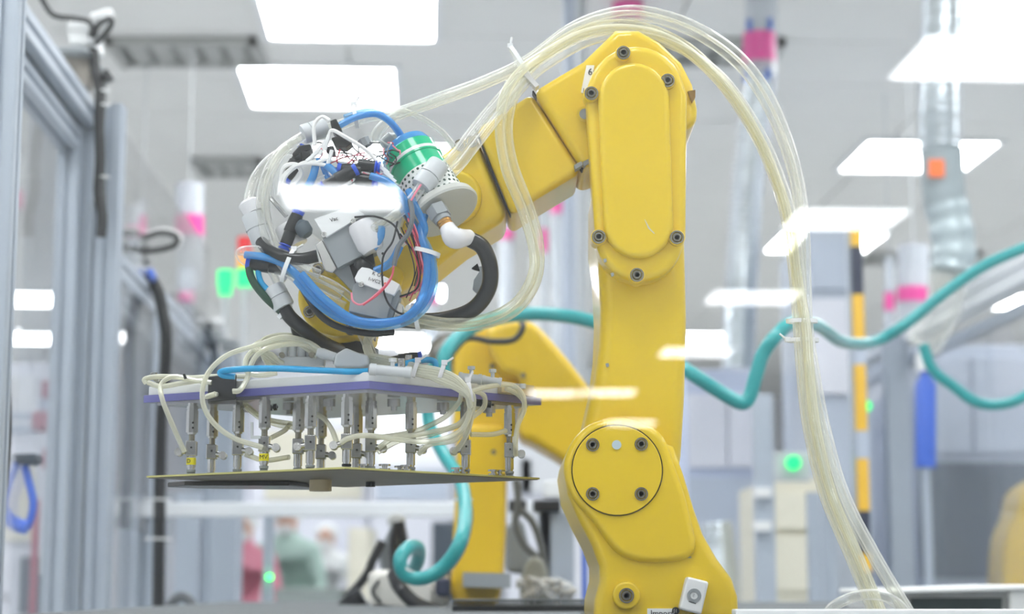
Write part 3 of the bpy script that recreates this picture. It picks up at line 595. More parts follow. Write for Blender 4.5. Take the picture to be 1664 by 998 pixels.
S('slate_regulator', lathe(NB(), P(486, 362, 1.385), P(500, 382, 1.382), [(0, .004), (.3, .0065), (.8, .006), (1, .004)], 16), mat('slate', (84, 96, 104), .4), 'slate grey knob left of the larger valve', 'knob')
S('chrome_lever', ptube(NB(), [(440, 322, 1.385), (452, 336, 1.38), (466, 352, 1.38)], .0018, 4, 8), STEEL, 'thin chrome lever left of the wrist block', 'lever')
b = prism(NB(), [(438, 262), (468, 250), (560, 262), (640, 282), (662, 330), (650, 372), (560, 420), (470, 352), (446, 322)], 1.425, 1.44); S('valve_carrier', b, PLW, 'white carrier plate behind the tangle of wrist tubes', 'plate', bevel=.001)
for pts, lab in (([(474, 250), (486, 236), (504, 234), (506, 242), (492, 248), (478, 256)], 'black shroud piece under the top left fitting'),
                 ([(488, 244), (504, 246), (506, 258), (492, 262)], 'small dark connector block below the black shroud'),
                 ([(536, 196), (546, 192), (556, 212), (552, 226), (540, 214)], 'black plug at the crown of the tangle'),
                 ([(538, 224), (552, 220), (572, 232), (562, 240), (544, 238)], 'black twin plug under the crown of the tangle'),
                 ([(530, 238), (542, 236), (544, 248), (532, 250)], 'little black connector among the white plugs')):
    S('black_plug', prism(NB(), pts, 1.38, 1.395), BLKP, lab, 'connector', 'black plugs', bevel=.001)
for x, y, a in ((515, 246, .9), (508, 254, .7), (524, 240, 1.2), (531, 232, 1.3), (622, 274, -.7), (628, 281, -.7), (633, 288, -.7), (520, 262, .4), (536, 256, 1.3)):
    c = P(x, y, 1.375); dd = Vector((math.cos(a)*.006, 0, math.sin(a)*.006)); b = NB(); cyl(b, c-dd, c+dd, .0016, 6)
    S('white_plug', b, WHT, 'tiny white wire plug in the wrist tangle', 'connector', 'tiny white wire plugs')
b = NB(); lathe(b, P(626, 244, 1.44), P(650, 226, 1.44), [(0, .009), (.7, .010), (1, .006)], 20); S('round_adjuster', b, mat('knob_grey', (128, 136, 142), .4), 'grey rounded knob behind the blue filter cap', 'knob')
b = NB(); cyl(b, P(596, 238, 1.40), P(590, 226, 1.40), .005, 8); S('six_sided_plug', b, GRYV, 'small grey six-sided cap above the tangle', 'cap')
# clear loops on the left of the tangle
for k, (pts, lab) in enumerate((
    ([(493, 221, 1.40), (468, 238, 1.40), (446, 268, 1.395), (434, 305, 1.39), (432, 345, 1.39), (444, 388, 1.39), (470, 428, 1.385), (510, 456, 1.385), (556, 480, 1.385)], 'clear hose bowing down the left side, inner turn'),
    ([(486, 226, 1.395), (456, 246, 1.39), (434, 280, 1.385), (424, 320, 1.385), (424, 360, 1.385), (440, 402, 1.38), (468, 442, 1.38), (506, 470, 1.38), (560, 498, 1.385)], 'clear hose bowing down the left side, middle turn'),
    ([(470, 240, 1.41), (440, 258, 1.41), (416, 285, 1.40), (406, 312, 1.395), (403, 332, 1.39)], 'clear hose running into the leftmost fitting'),
    ([(452, 462, 1.39), (440, 440, 1.39), (420, 428, 1.39), (398, 425, 1.385), (389, 412, 1.385), (400, 406, 1.38), (430, 408, 1.38), (470, 425, 1.375), (520, 445, 1.375)], 'clear hose hooking sharply round at the lower left'),
    ([(448, 440, 1.385), (500, 448, 1.38), (540, 462, 1.38), (580, 492, 1.385), (600, 512, 1.385)], 'clear hose passing diagonally over the yellow wrist'))):
    hose('clear_loop', pts, .0036 if k < 3 else .0032, CLR, lab, 'hose', 'clear loops at the wrist')
hose('black_tube', [(424, 392, 1.385), (436, 406, 1.38), (462, 418, 1.375), (490, 421, 1.375), (516, 416, 1.375)], .0048, BLACK, 'short thick black tube between the left fitting and the larger valve', 'hose')
hose('black_cable', [(414, 420, 1.385), (405, 432, 1.385), (410, 455, 1.385), (430, 482, 1.385), (455, 505, 1.39), (480, 526, 1.40)], .0030, GRNW, 'dark green-black cable looping at the far left of the tangle', 'cable')
hose('black_cable', [(462, 502, 1.39), (474, 518, 1.39), (500, 540, 1.40), (530, 560, 1.42), (552, 570, 1.44)], .0055, BLACK, 'thick black sleeve running from the lower left fitting to the flange', 'cable')
hose('black_cable', [(484, 455, 1.385), (498, 480, 1.38), (520, 512, 1.38), (552, 532, 1.38), (600, 542, 1.385), (640, 540, 1.39)], .0026, BLACK, 'thin black cable crossing the yellow wrist disc', 'cable')
hose('black_cable', [(478, 520, 1.40), (482, 540, 1.41), (492, 560, 1.42), (496, 575, 1.43)], .0038, BLACK, 'short black cable dropping left of the flange', 'cable')
tie(463, 507, 1.39, .0062, 'white cable tie on the black sleeve', math.radians(-45), False)
tie(468, 432, 1.378, .012, 'white cable tie where clear and blue tubes meet', math.radians(-20), True, rh=.008)
tie(693, 410, 1.372, .0095, 'white cable tie on the rising blue tubes', math.radians(75), False, rh=.007)
tie(676, 518, 1.385, .0085, 'white cable tie where blue and clear tubes join below', math.radians(10), True, rh=.007)
tie(578, 190, 1.405, .0085, 'white cable tie with a long tail on the tubes above the tangle', math.radians(10), True, rh=.007)
# blue tubes
NBL = [0]
def blue(pts, lab, r=.0029): NBL[0] += 1; hose('blue_tube', pts, r, BLUL if NBL[0] in (2, 5, 11) else BLUT, lab, 'tube', 'blue air tubes')
BL = [(398, 414, 1.38), (430, 418, 1.378), (462, 430, 1.375), (488, 452, 1.372), (520, 488, 1.37), (560, 515, 1.37), (610, 525, 1.37), (655, 518, 1.37), (686, 496, 1.37), (702, 460, 1.37), (700, 425, 1.37), (688, 395, 1.37), (668, 362, 1.375), (655, 340, 1.38)]
blue(BL, 'blue tube making the innermost turn of the big loop under the wrist')
blue([(x+3, y+(6 if i < 8 else -1), Y+.004) for i, (x, y, Y) in enumerate(BL[2:])], 'blue tube making the outer turn of the big loop under the wrist')
blue([(x-7, y+3, Y+.002) for i, (x, y, Y) in enumerate(BL[3:12])]+[(690, 370, 1.37), (672, 330, 1.37), (664, 310, 1.375)], 'blue tube rising to the perforated sleeve')
blue([(490, 445, 1.37), (530, 488, 1.366), (580, 520, 1.364), (640, 522, 1.364), (672, 505, 1.366), (690, 470, 1.368), (694, 420, 1.368), (706, 380, 1.368)][:7]+[(684, 380, 1.37), (690, 350, 1.375)], 'blue tube crossing in front of the others in the big loop')
blue([(560, 192, 1.40), (600, 182, 1.405), (632, 196, 1.41), (652, 222, 1.42)], 'short blue tube arching to the filter cap')
blue([(545, 208, 1.39), (580, 190, 1.395), (615, 186, 1.40), (640, 204, 1.405), (656, 226, 1.415)], 'second blue tube arching to the filter cap', .0026)
blue([(516, 262, 1.385), (535, 272, 1.375), (552, 288, 1.372)], 'short blue tube reaching the black branching fitting')
blue([(602, 286, 1.37), (630, 296, 1.368), (655, 322, 1.366), (662, 345, 1.37)], 'blue tube leaving the branching fitting to the right')
blue([(514, 264, 1.38), (508, 288, 1.378), (492, 318, 1.378)], 'blue tube sloping down left inside the tangle', .003)
blue([(524, 268, 1.385), (534, 292, 1.38), (545, 316, 1.38)], 'blue tube sloping down right inside the tangle', .0024)
blue([(600, 274, 1.372), (622, 262, 1.39), (640, 248, 1.41)], 'blue tube from the branching fitting up to the filter cap', .0022)
blue([(606, 404, 1.37), (618, 385, 1.37), (620, 368, 1.37)], 'short blue tube at the clear bowl', .003)
blue([(650, 400, 1.37), (640, 420, 1.37), (628, 432, 1.37), (610, 440, 1.375)], 'short blue tube behind the grey cables', .003)
hose('cyan_tube', [(428, 428, 1.385), (420, 440, 1.385), (424, 458, 1.385), (434, 470, 1.385)], .0022, CYT, 'bright cyan tube hooking down at the lower left', 'tube')
hose('cyan_tube', [(382, 612, 1.40), (362, 610, 1.40), (360, 604, 1.40), (390, 600, 1.39), (450, 599, 1.385), (520, 602, 1.38), (580, 604, 1.38), (630, 600, 1.38), (655, 592, 1.39), (690, 585, 1.40), (706, 588, 1.40), (708, 600, 1.40)], .0024, CYT, 'bright cyan tube lying along the gripper top plate', 'tube')
# thin wires
hose('clear_hose', [(585, 183, 1.43), (640, 178, 1.43), (680, 190, 1.43), (715, 212, 1.43), (740, 240, 1.43)], .0024, CLR, 'thin clear hose arching from the tie above the tangle toward the forearm', 'hose', 'clear air hoses')
def wire(pts, m, r, lab, grp=None): hose('thin_wire', pts, r, m, lab, 'wire', grp or 'thin wires at the wrist', seg=6, n=6)
wire([(666, 325, 1.365), (670, 350, 1.36), (664, 378, 1.36), (648, 400, 1.36), (640, 432, 1.36)], GRYW, .0020, 'grey cable passing down in front of the blue tubes')
wire([(640, 432, 1.36), (636, 450, 1.36), (620, 470, 1.358), (590, 494, 1.358), (574, 490, 1.358), (571, 476, 1.36)], PNKW, .0008, 'pink wire looping across the smaller valve')
wire([(640, 434, 1.36), (634, 456, 1.358), (615, 478, 1.356), (590, 496, 1.357)], REDW, .0007, 'red wire beside the pink one on the smaller valve')
wire([(646, 360, 1.365), (638, 392, 1.362), (622, 420, 1.362), (623, 470, 1.360), (636, 500, 1.362), (660, 512, 1.365), (678, 505, 1.37)], BLKW, .0008, 'long black wire hanging in a loop beside the smaller valve')
wire([(650, 380, 1.37), (672, 410, 1.37), (682, 440, 1.37), (676, 470, 1.372), (644, 484, 1.38)], BLKW, .0007, 'thin black wire bowing over the yellow forearm')
wire([(650, 384, 1.372), (676, 414, 1.372), (688, 446, 1.372), (676, 474, 1.374), (646, 484, 1.38)], PNKW, .0007, 'thin pink wire bowing over the yellow forearm')
wire([(668, 326, 1.363), (676, 312, 1.363), (684, 300, 1.365)], PNKW, .0009, 'pink wire end by the perforated sleeve')
wire([(576, 353, 1.37), (610, 352, 1.368), (640, 366, 1.366), (652, 392, 1.366)], BLKW, .0008, 'thin dark wire arching over the clear bowl')
wire([(512, 236, 1.38), (510, 205, 1.38), (522, 190, 1.38), (536, 196, 1.38)], WHTW, .0016, 'white wire hoop standing above the top left fitting')
wire([(534, 222, 1.378), (540, 212, 1.376), (560, 222, 1.375), (595, 244, 1.375), (620, 272, 1.375)], WHTW, .0016, 'white wire running down right from the crown')
wire([(455, 300, 1.385), (462, 272, 1.38), (482, 268, 1.38), (490, 284, 1.38), (478, 300, 1.382)], WHTW, .0018, 'white wire ring at the left of the tangle')
wire([(458, 306, 1.38), (466, 284, 1.378), (490, 266, 1.376), (514, 262, 1.376)], WHTW, .0016, 'white wire curving below the black shroud')
wire([(452, 318, 1.38), (458, 290, 1.38), (476, 272, 1.376), (500, 266, 1.375), (530, 268, 1.375)], WHTW, .0015, 'second white wire curving below the black shroud')
random.seed(11)
for i in range(46):
    x, y = random.uniform(515, 640), random.uniform(228, 300); pts = []
    a = random.uniform(0, 6.28)
    for k in range(4):
        pts.append((x, y, random.uniform(1.372, 1.40))); a += random.uniform(-.9, .9); x += 13*math.cos(a); y += 9*math.sin(a); x = min(max(x, 505), 650); y = min(max(y, 232), 312)
    m, nm = random.choice([(REDW, 'red'), (BLKW, 'black'), (WHTW, 'white'), (PNKW, 'pink'), (GRYW, 'grey'), (BLKW, 'black')])
    wire(pts, m, .0006, 'hair-thin %s wire in the %s %s of the wrist tangle' % (nm, 'upper' if pts[0][1] < 262 else 'lower', 'left' if pts[0][0] < 555 else 'middle' if pts[0][0] < 600 else 'right'), 'hair-thin %s wires in the tangle' % nm)
for i in range(16):
    x, y = random.uniform(650, 668), random.uniform(345, 375); m, nm = random.choice([(REDW, 'red'), (BLKW, 'black'), (PNKW, 'pink')])
    wire([(x, y, 1.368), (x+12, y+30, 1.368), (x+22, y+75, 1.37), (x+14+random.uniform(-8, 8), y+115, 1.375)], m, .0005, 'hair-thin %s wire hanging beside the blue tubes' % nm, 'hair-thin %s wires by the blue tubes' % nm)
for k in range(6):
    S('clear_barb', ptube(NB(), [(640-4*k, 352+3*k, 1.368), (600-3*k, 378+3*k, 1.37)], .0010, 3, 6), CLR, 'thin clear strand leading to the clear bowl', 'tube', 'thin clear strands') if k < 4 else None
S('clear_hose_piece', ptube(NB(), [(686, 302, 1.372), (668, 326, 1.37), (640, 352, 1.37), (604, 374, 1.37)], .0040, 6, 12), CLR, 'clear hose from the front union fitting down to the clear bowl', 'hose')
# ================================================================= SMALL TUBES ON THE GRIPPER
def small(pts, lab, r=.0020, m=SML): hose('vacuum_tube', pts, r, m, lab, 'tube', 'small vacuum tubes on the gripper', seg=8)
small([(528, 575, 1.40), (500, 556, 1.40), (460, 548, 1.395), (415, 562, 1.39), (368, 578, 1.385), (336, 610, 1.38), (329, 650, 1.38), (345, 685, 1.385), (380, 712, 1.39), (426, 727, 1.40)], 'pale tube arching up from the manifold and far down to the tagged post')
small([(520, 572, 1.405), (490, 560, 1.40), (452, 562, 1.40), (420, 575, 1.395), (405, 600, 1.39), (402, 615, 1.39), (390, 634, 1.385), (378, 636, 1.385)], 'pale tube from the manifold down to the black clip')
small([(515, 580, 1.41), (480, 556, 1.41), (435, 556, 1.41), (402, 580, 1.405), (402, 605, 1.40), (425, 610, 1.40), (450, 606, 1.40)], 'pale tube making a tight turn left of the manifold')
small([(450, 598, 1.415), (435, 590, 1.415), (428, 575, 1.415), (440, 560, 1.42), (480, 560, 1.42)], 'pale tube curling behind the manifold')
small([(300, 735, 1.455), (280, 690, 1.45), (264, 650, 1.445), (262, 625, 1.45), (282, 612, 1.45), (315, 618, 1.44), (345, 622, 1.43)], 'pale tube from the leftmost post up over the plate corner')
small([(238, 624, 1.455), (236, 616, 1.455), (262, 612, 1.455), (310, 614, 1.45), (352, 612, 1.44), (400, 612, 1.43)], 'pale tube lying along the left plate edge')
small([(240, 622, 1.45), (262, 628, 1.45), (300, 622, 1.445), (352, 615, 1.435)], 'second pale tube lying on the left plate corner')
small([(350, 640, 1.40), (336, 645, 1.405), (365, 640, 1.44), (395, 655, 1.46), (430, 680, 1.47), (480, 690, 1.47)], 'pale tube passing under the black clip to the middle posts')
small([(400, 662, 1.45), (428, 682, 1.45), (470, 694, 1.45), (510, 690, 1.45)], 'yellowish tube sagging behind the tagged post', m=CLRY)
small([(398, 738, 1.45), (430, 748, 1.45), (470, 743, 1.44)], 'pale tube linking lower blocks behind the tagged post')
small([(440, 712, 1.44), (462, 700, 1.45), (470, 690, 1.46)], 'short pale tube rising behind the tagged post')
small([(548, 722, 1.40), (540, 700, 1.41), (528, 682, 1.42), (512, 672, 1.43)], 'pale tube climbing between the centre posts')
small([(553, 720, 1.385), (568, 712, 1.385), (600, 708, 1.385), (680, 718, 1.39), (730, 710, 1.40), (756, 690, 1.40), (764, 655, 1.40), (760, 630, 1.395)], 'pale tube sweeping from the centre post across to the right bundle')
small([(615, 728, 1.41), (640, 712, 1.41), (680, 706, 1.415), (740, 692, 1.42), (762, 670, 1.41)], 'pale tube from the post beside it to the right bundle')
small([(614, 735, 1.415), (650, 716, 1.42), (700, 706, 1.43), (765, 685, 1.44)], 'yellowish tube crossing behind the right posts', m=CLRY)
small([(610, 712, 1.43), (670, 702, 1.44), (720, 680, 1.44), (745, 655, 1.43), (750, 640, 1.42)], 'pale tube climbing steeply to the tie on the plate edge')
small([(680, 738, 1.42), (700, 722, 1.415), (740, 715, 1.41), (757, 690, 1.405), (768, 660, 1.40)], 'pale tube from the fitting of the post right of centre')
small([(738, 735, 1.435), (752, 718, 1.42), (764, 690, 1.41), (770, 650, 1.40), (762, 635, 1.395)], 'pale tube hanging in front of the second post from the right')
small([(765, 706, 1.45), (800, 706, 1.46), (822, 700, 1.47)], 'short pale tube joining the two rightmost posts')
small([(768, 678, 1.44), (786, 662, 1.44), (787, 644, 1.43), (772, 636, 1.42), (756, 636, 1.41)], 'pale tube bowing right below the plate edge')
small([(838, 740, 1.47), (838, 715, 1.46), (842, 690, 1.46), (852, 665, 1.46), (848, 640, 1.455), (830, 626, 1.45), (795, 628, 1.43), (765, 636, 1.41)], 'pale tube looping over the right plate corner')
small([(846, 680, 1.462), (852, 655, 1.462), (840, 640, 1.46), (822, 632, 1.455)], 'second pale tube at the right plate corner')
for k, (dy, dy2) in enumerate(((0, 0), (5, 3), (-4, -4), (8, 9), (3, 12))):
    small([(600, 582+dy, 1.40), (640, 590+dy, 1.395), (680, 600+dy, 1.39), (712, 606+dy2, 1.385), (740, 618+dy2, 1.385), (758, 636+dy2*.5, 1.385), (764, 660, 1.39+.002*k)], 'pale tube of the bundle crossing the top plate, %s' % ('middle one', 'just below the middle', 'uppermost', 'lowest', 'second lowest')[k], .0024)
for k in range(3):
    small([(450+8*k, 592, 1.42), (440+6*k, 585, 1.41), (425+8*k, 575, 1.40), (410+6*k, 565+k*2, 1.40), (430, 552-k, 1.41), (470, 546-k, 1.41), (525, 560, 1.42)], 'pale tube fanning left of the manifold', .0016)
small([(606, 540, 1.42), (596, 560, 1.42), (606, 590, 1.41)], 'short pale tube dropping behind the flange', .0036)
hose('clear_hose', [(575, 515, 1.42), (590, 545, 1.42), (606, 580, 1.42)], .0040, CLR, 'clear hose dropping from the wrist onto the sensor block', 'hose', 'clear air hoses')
tie(764, 636, 1.39, .0075, 'white cable tie holding the tube bundle at the plate edge', 0.2, True, m=MILK)
tie(675, 600, 1.39, .0060, 'white cable tie on the tubes crossing the top plate', -0.3, True, m=MILK)
tie(718, 604, 1.385, .0060, 'white cable tie further right on the tubes crossing the plate', -0.3, True, m=MILK)
b = NB(); cyl(b, P(302, 616, 1.44), P(299, 608, 1.44), .0012, 6); S('dark_tie', b, BLKP, 'dark cable tie end on the left plate tubes', 'cable tie')
# ================================================================= BENCH
bench = thing('work_bench', (.3, 2.2, 0), 'grey work bench under the robots along the bottom edge', 'bench')
obj('top', box(NB(), (-.5, 1.30, 1.04), (1.2, 3.3, 1.07)), TBL, bench)
for x in (-.44, 1.14):
    for y in (1.36, 3.24): obj('leg', box(NB(), (x-.03, y-.03, 0), (x+.03, y+.03, 1.04)), ALU, bench)
b = NB(); a0 = P(1190, 990, 1.32); box(b, (a0.x, 1.30, 1.0705), (1.1, 1.325, a0.z)); S('bench_lip', b, WHT, 'white upstand along the bench front at lower right', 'rail', bevel=.001)
def duct_comb():
    t = thing('wiring_duct', (P(850, 990, 2.1).x, 2.1, 1.07), 'black slotted wiring duct lying behind the robot base', 'cable duct')
    a0, a1 = P(735, 985, 2.1).x, P(972, 985, 2.1).x
    obj('channel', box(NB(), (a0, 2.1, 1.0702), (a1, 2.16, 1.076)), BLKP, t)
    obj('cover', box(NB(), (a0, 2.098, 1.0815), (a1, 2.16, 1.0835)), mat('duct_cover', (88, 94, 96), .5), t)
    b = NB(); n = 46
    for i in range(n):
        x = a0+(a1-a0)*(i+.3)/n; box(b, (x, 2.1, 1.076), (x+(a1-a0)/n*.5, 2.103, 1.0815))
    tag(obj('teeth', b, BLKP, t, smooth=False), kind='stuff')
duct_comb()
# ================================================================= SECOND ROBOT
r2 = thing('industrial_robot', (P(780, 978, 2.75).x, 2.75, 1.07), 'blurred smaller-looking yellow robot arm standing behind the gripper', 'robot arm', 'yellow robot arms')
obj('base_column', prism(NB(), [(740, 800), (736, 870), (732, 960), (738, 984), (808, 984), (818, 940), (822, 860), (824, 740), (822, 690), (742, 690)], 2.66, 2.84), YEL2, r2, bevel=.008)
obj('column', prism(NB(), smoothpts([(738, 650), (736, 590), (748, 552), (776, 530), (812, 524), (846, 540), (846, 600), (836, 660), (826, 720), (742, 720)], 4), 2.67, 2.82), YEL2, r2, bevel=.012)
obj('upper_arm', prism(NB(), smoothpts([(790, 540), (826, 520), (866, 524), (900, 556), (945, 612), (990, 680), (1010, 780), (960, 800), (925, 756), (872, 722), (842, 700), (846, 620), (812, 600)], 4), 2.62, 2.76), YEL2, r2, bevel=.012)
b = NB(); cyl(b, P(728, 575, 2.74), P(728, 575, 2.80), .03, 24); cyl(b, P(722, 585, 2.70), P(742, 560, 2.70), .022, 20); obj('motor', b, mat('motor_grey', (120, 116, 108), .5), r2, label='dark grey motor end left of the shoulder')
obj('bracket', prism(NB(), [(752, 930), (830, 932), (830, 956), (752, 954)], 2.6, 2.66), GRYV, r2, label='grey metal bracket across the base')
for x, y in ((800, 595), (850, 610), (802, 735)):
    b = NB(); disk(b, x, y, 2.615 if y > 600 else 2.66, .004, .006, 12); obj('bolt', b, BOLT, r2)
b = NB(); ptube(b, [(735, 575, 2.6), (760, 550, 2.58), (800, 555, 2.56), (835, 552, 2.56), (850, 530, 2.56), (838, 512, 2.6)], .0045, 8, 8); S('black_cable', b, BLKW, 'blurred thin black cable looping over the rear robot shoulder', 'cable')
obj('label_plate', prism(NB(), [(838, 985), (840, 985), (840, 987), (838, 987)], 2.8, 2.81), BLKP, r2)
# teal hoses
hose('teal_hose', [(722, 612, 2.40), (722, 580, 2.40), (745, 548, 2.42), (790, 522, 2.45), (850, 511, 2.5), (905, 512, 2.5), (960, 522, 2.5), (1020, 545, 2.5), (1080, 580, 2.45), (1122, 606, 2.4), (1165, 634, 2.4), (1204, 655, 2.4), (1218, 645, 2.4), (1228, 612, 2.4), (1240, 575, 2.4), (1262, 545, 2.4), (1290, 524, 2.45), (1330, 530, 2.6), (1370, 556, 2.8), (1420, 556, 3.0), (1470, 528, 3.0), (1530, 480, 3.0), (1600, 432, 3.0), (1680, 396, 3.0)], .0095, TEAL, 'long teal hose snaking behind the yellow arm to the right edge', 'hose', 'teal hoses', n=6)
hose('teal_hose', [(708, 590, 2.38), (696, 640, 2.38), (698, 690, 2.38), (722, 740, 2.35), (748, 780, 2.3), (756, 830, 2.25), (748, 880, 2.2), (722, 920, 2.2), (688, 940, 2.2), (658, 934, 2.2), (650, 910, 2.2), (664, 890, 2.22), (680, 892, 2.26), (678, 915, 2.3), (668, 930, 2.34)], .0085, TEAL, 'teal hose hanging down under the gripper and curling at the bottom', 'hose', 'teal hoses')
hose('grey_cable', [(702, 640, 2.42), (700, 700, 2.42), (735, 762, 2.38), (764, 822, 2.32), (756, 886, 2.26), (726, 930, 2.22), (690, 948, 2.2)], .0028, GRYW, 'thin grey cable following the hanging teal hose', 'cable')
tie(752, 812, 2.28, .011, 'pale cable tie on the hanging teal hose', math.pi/2, False); tie(660, 924, 2.2, .012, 'pale cable tie on the curl of the teal hose', math.pi/2*.7, False)
hose('teal_hose', [(1500, 560, 3.4), (1515, 600, 3.4), (1545, 625, 3.4), (1590, 655, 3.4), (1640, 655, 3.4), (1690, 630, 3.4)], .010, TEAL, 'dim teal hose low at the right behind the panels', 'hose', 'teal hoses')
# ================================================================= LEFT ENCLOSURES
def line_pt(x0, Y): return x0-.044*(Y-3.0)
def profile(parent, a, b_, w_=.04, name='post', m=None):
    """aluminium extrusion as a swept square with grooves"""
    a, b_ = Vector(a), Vector(b_); d_ = (b_-a).normalized(); up = Vector((0, 0, 1)) if abs(d_.z) < .9 else Vector((0, 1, 0))
    s = d_.cross(up).normalized(); t = s.cross(d_).normalized(); h = w_/2; g = w_*.1; k = w_*.16
    q = []
    for i in range(4):
        c_, s_ = [(1, 0), (0, 1), (-1, 0), (0, -1)][i]
        for u_, v_ in ((h, -h+.002), (h, -g), (h-k, -g), (h-k, g), (h, g), (h, h-.002)):
            q.append((u_*c_-v_*s_, u_*s_+v_*c_))
    bm = NB(); A = [bm.verts.new(a+s*x+t*y) for x, y in q]; B = [bm.verts.new(b_+s*x+t*y) for x, y in q]; n = len(q)
    bm.faces.new(A); bm.faces.new(B[::-1])
    for i in range(n): bm.faces.new((A[i], B[i], B[(i+1) % n], A[(i+1) % n]))
    return obj(name, bm, m or ALU, parent, smooth=False)
def doorcell(x0, Ya, Yb, ztop, label, glass=PANEH, w_=.045):
    t = thing('machine_enclosure', (line_pt(x0, Yb), Yb, 0), label, 'machine guard', 'aluminium framed guards on the left')
    pa, pb = (line_pt(x0, Ya), Ya), (line_pt(x0, Yb), Yb)
    profile(t, (pb[0], pb[1], 0), (pb[0], pb[1], ztop), w_); 
    profile(t, (pa[0], pa[1], ztop-w_/2), (pb[0], pb[1]-w_/2, ztop-w_/2), w_, 'rail'); profile(t, (pa[0], pa[1], .75), (pb[0], pb[1]-w_/2, .75), w_, 'rail')
    # door inside the frame
    o = .005; dx = -.01
    profile(t, (pb[0]+dx, pb[1]-w_*1.1, .78), (pb[0]+dx, pb[1]-w_*1.1, ztop-w_-o), w_*.8, 'door_stile')
    profile(t, (pa[0]+dx, pa[1]+w_, ztop-w_*1.5-o), (pb[0]+dx, pb[1]-w_*1.5, ztop-w_*1.5-o), w_*.8, 'door_rail')
    b = NB(); v = [b.verts.new(p) for p in ((pa[0]+dx, pa[1], .78), (pb[0]+dx, pb[1]-w_, .78), (pb[0]+dx, pb[1]-w_, ztop-w_*1.4), (pa[0]+dx, pa[1], ztop-w_*1.4))]
    v2 = [b.verts.new(q.co+Vector((-.005, 0, 0))) for q in v]; b.faces.new(v); b.faces.new(v2[::-1])
    for i in range(4): b.faces.new((v[i], v2[i], v2[(i+1) % 4], v[(i+1) % 4]))
    obj('door_pane', b, glass, t, smooth=False)
    return t
X0 = -.712
e1_ = doorcell(X0, 1.75, 3.0, CZ+.79, 'tall aluminium guard frame with clear door nearest the camera on the left')
e2_ = doorcell(X0+.010, 3.05, 3.66, CZ+.58, 'second lower aluminium guard frame on the left with a clear door')
e3_ = doorcell(X0+.008, 3.75, 4.66, CZ+.60, 'third aluminium guard frame on the left, partly behind the gripper plate')
profile(e1_, (line_pt(X0, 3.0)+.045, 3.0, 0), (line_pt(X0, 3.0)+.045, 3.0, CZ+.79), .04)
profile(e3_, (line_pt(X0, 4.66)+.055, 4.7, 0), (line_pt(X0, 4.66)+.055, 4.7, CZ+.58), .045)
profile(e1_, (-.40*1.3, 1.84, 0), (-.40*1.3, 1.84, CZ+.9), .03)
b = NB(); gx0, gx1 = line_pt(X0, 3.05)+.03, line_pt(X0, 4.5)+.03
v = [b.verts.new(p) for p in ((gx0, 3.05, 1.2), (gx1, 4.5, 1.2), (gx1, 4.5, CZ+.82), (gx0, 3.05, CZ+.80))]; v2 = [b.verts.new(q.co+Vector((-.004, 0, 0))) for q in v]; b.faces.new(v); b.faces.new(v2[::-1])
for i in range(4): b.faces.new((v[i], v2[i], v2[(i+1) % 4], v[(i+1) % 4]))
S('clear_screen', b, glassmat('screen_film', 1.25, haze=.03), 'tall clear screen with a slanting top edge behind the left post', 'screen', smooth=False)
# sensor boxes and cables on the frames
sb = thing('safety_switch', P(118, 60, 2.95), 'white switch box with a bent bracket on top of the nearest guard frame', 'switch')
obj('box', prism(NB(), [(108, 35), (150, 32), (152, 74), (112, 72)], 2.94, 3.02), WHT, sb, bevel=.004)
obj('shelf', prism(NB(), [(86, 74), (140, 76), (146, 86), (92, 84)], 2.90, 3.04), GRYV, sb, bevel=.004)
b = NB(); ptube(b, [(148, 70, 2.94), (168, 38, 2.94), (178, 22, 2.94), (150, 30, 2.94)], .009, 6, 10); obj('lever', b, WHT, sb)
b = NB()
for pts in ([(66, -5, 2.9), (86, 24, 2.92), (120, 30, 2.92), (142, 34, 2.92), (150, 45, 2.92), (146, 60, 2.92)], [(152, 60, 2.93), (160, 40, 2.92), (178, 30, 2.92), (180, 42, 2.92), (156, 72, 2.93)]): ptube(b, pts, .0045, 6, 8)
obj('cable', b, BLKW, sb)
b = prism(NB(), [(96, 88), (140, 90), (150, 110), (142, 140), (124, 140), (100, 104)], 2.93, 2.97); S('hinge_bracket', b, mat('aged_bracket', (168, 160, 148), .6, noise=.4, nscale=60), 'weathered grey brown latch below the switch box', 'latch', bevel=.003)
hose('black_cable', [(152, 80, 2.93), (154, 110, 2.93), (162, 150, 2.93), (161, 200, 2.93), (163, 260, 2.93), (160, 310, 2.93), (166, 350, 2.93), (164, 385, 2.93)], .0085, BLKW, 'black cable bundle running down the right side of the near guard post', 'cable', n=6)
hose('black_cable', [(170, 120, 2.94), (168, 180, 2.94), (166, 240, 2.94), (170, 330, 2.94), (168, 380, 2.94)], .0035, GRYW, 'thin grey cable next to the black bundle on the near guard post', 'cable')
b = prism(NB(), [(164, 116), (174, 110), (181, 122), (172, 128), (165, 128)], 2.92, 2.95); S('cable_clamp', b, BLKP, 'small black clamp on the near guard post', 'clamp', bevel=.002)
for x, y in ((166, 171), (165, 288), (165, 148)): tie(x, y, 2.93, .012, 'white cable tie round the cables of the near guard post, %s' % {171: 'middle', 288: 'lowest', 148: 'highest'}[y], math.pi/2, False)
hose('black_cable', [(18, -10, 1.9), (17, 60, 1.9), (14, 130, 1.9), (7, 220, 1.9), (4, 320, 1.9), (5, 420, 1.9), (4, 500, 1.9), (3, 560, 1.9)], .0035, BLKW, 'thin dark cable running down the far left edge', 'cable')
hose('black_cable', [(3, 545, 1.9), (6, 620, 1.9), (7, 700, 1.9), (2, 780, 1.9), (-4, 820, 1.9)], .0075, BLACK, 'thick black cable bundle at the far left edge, lower half', 'cable')
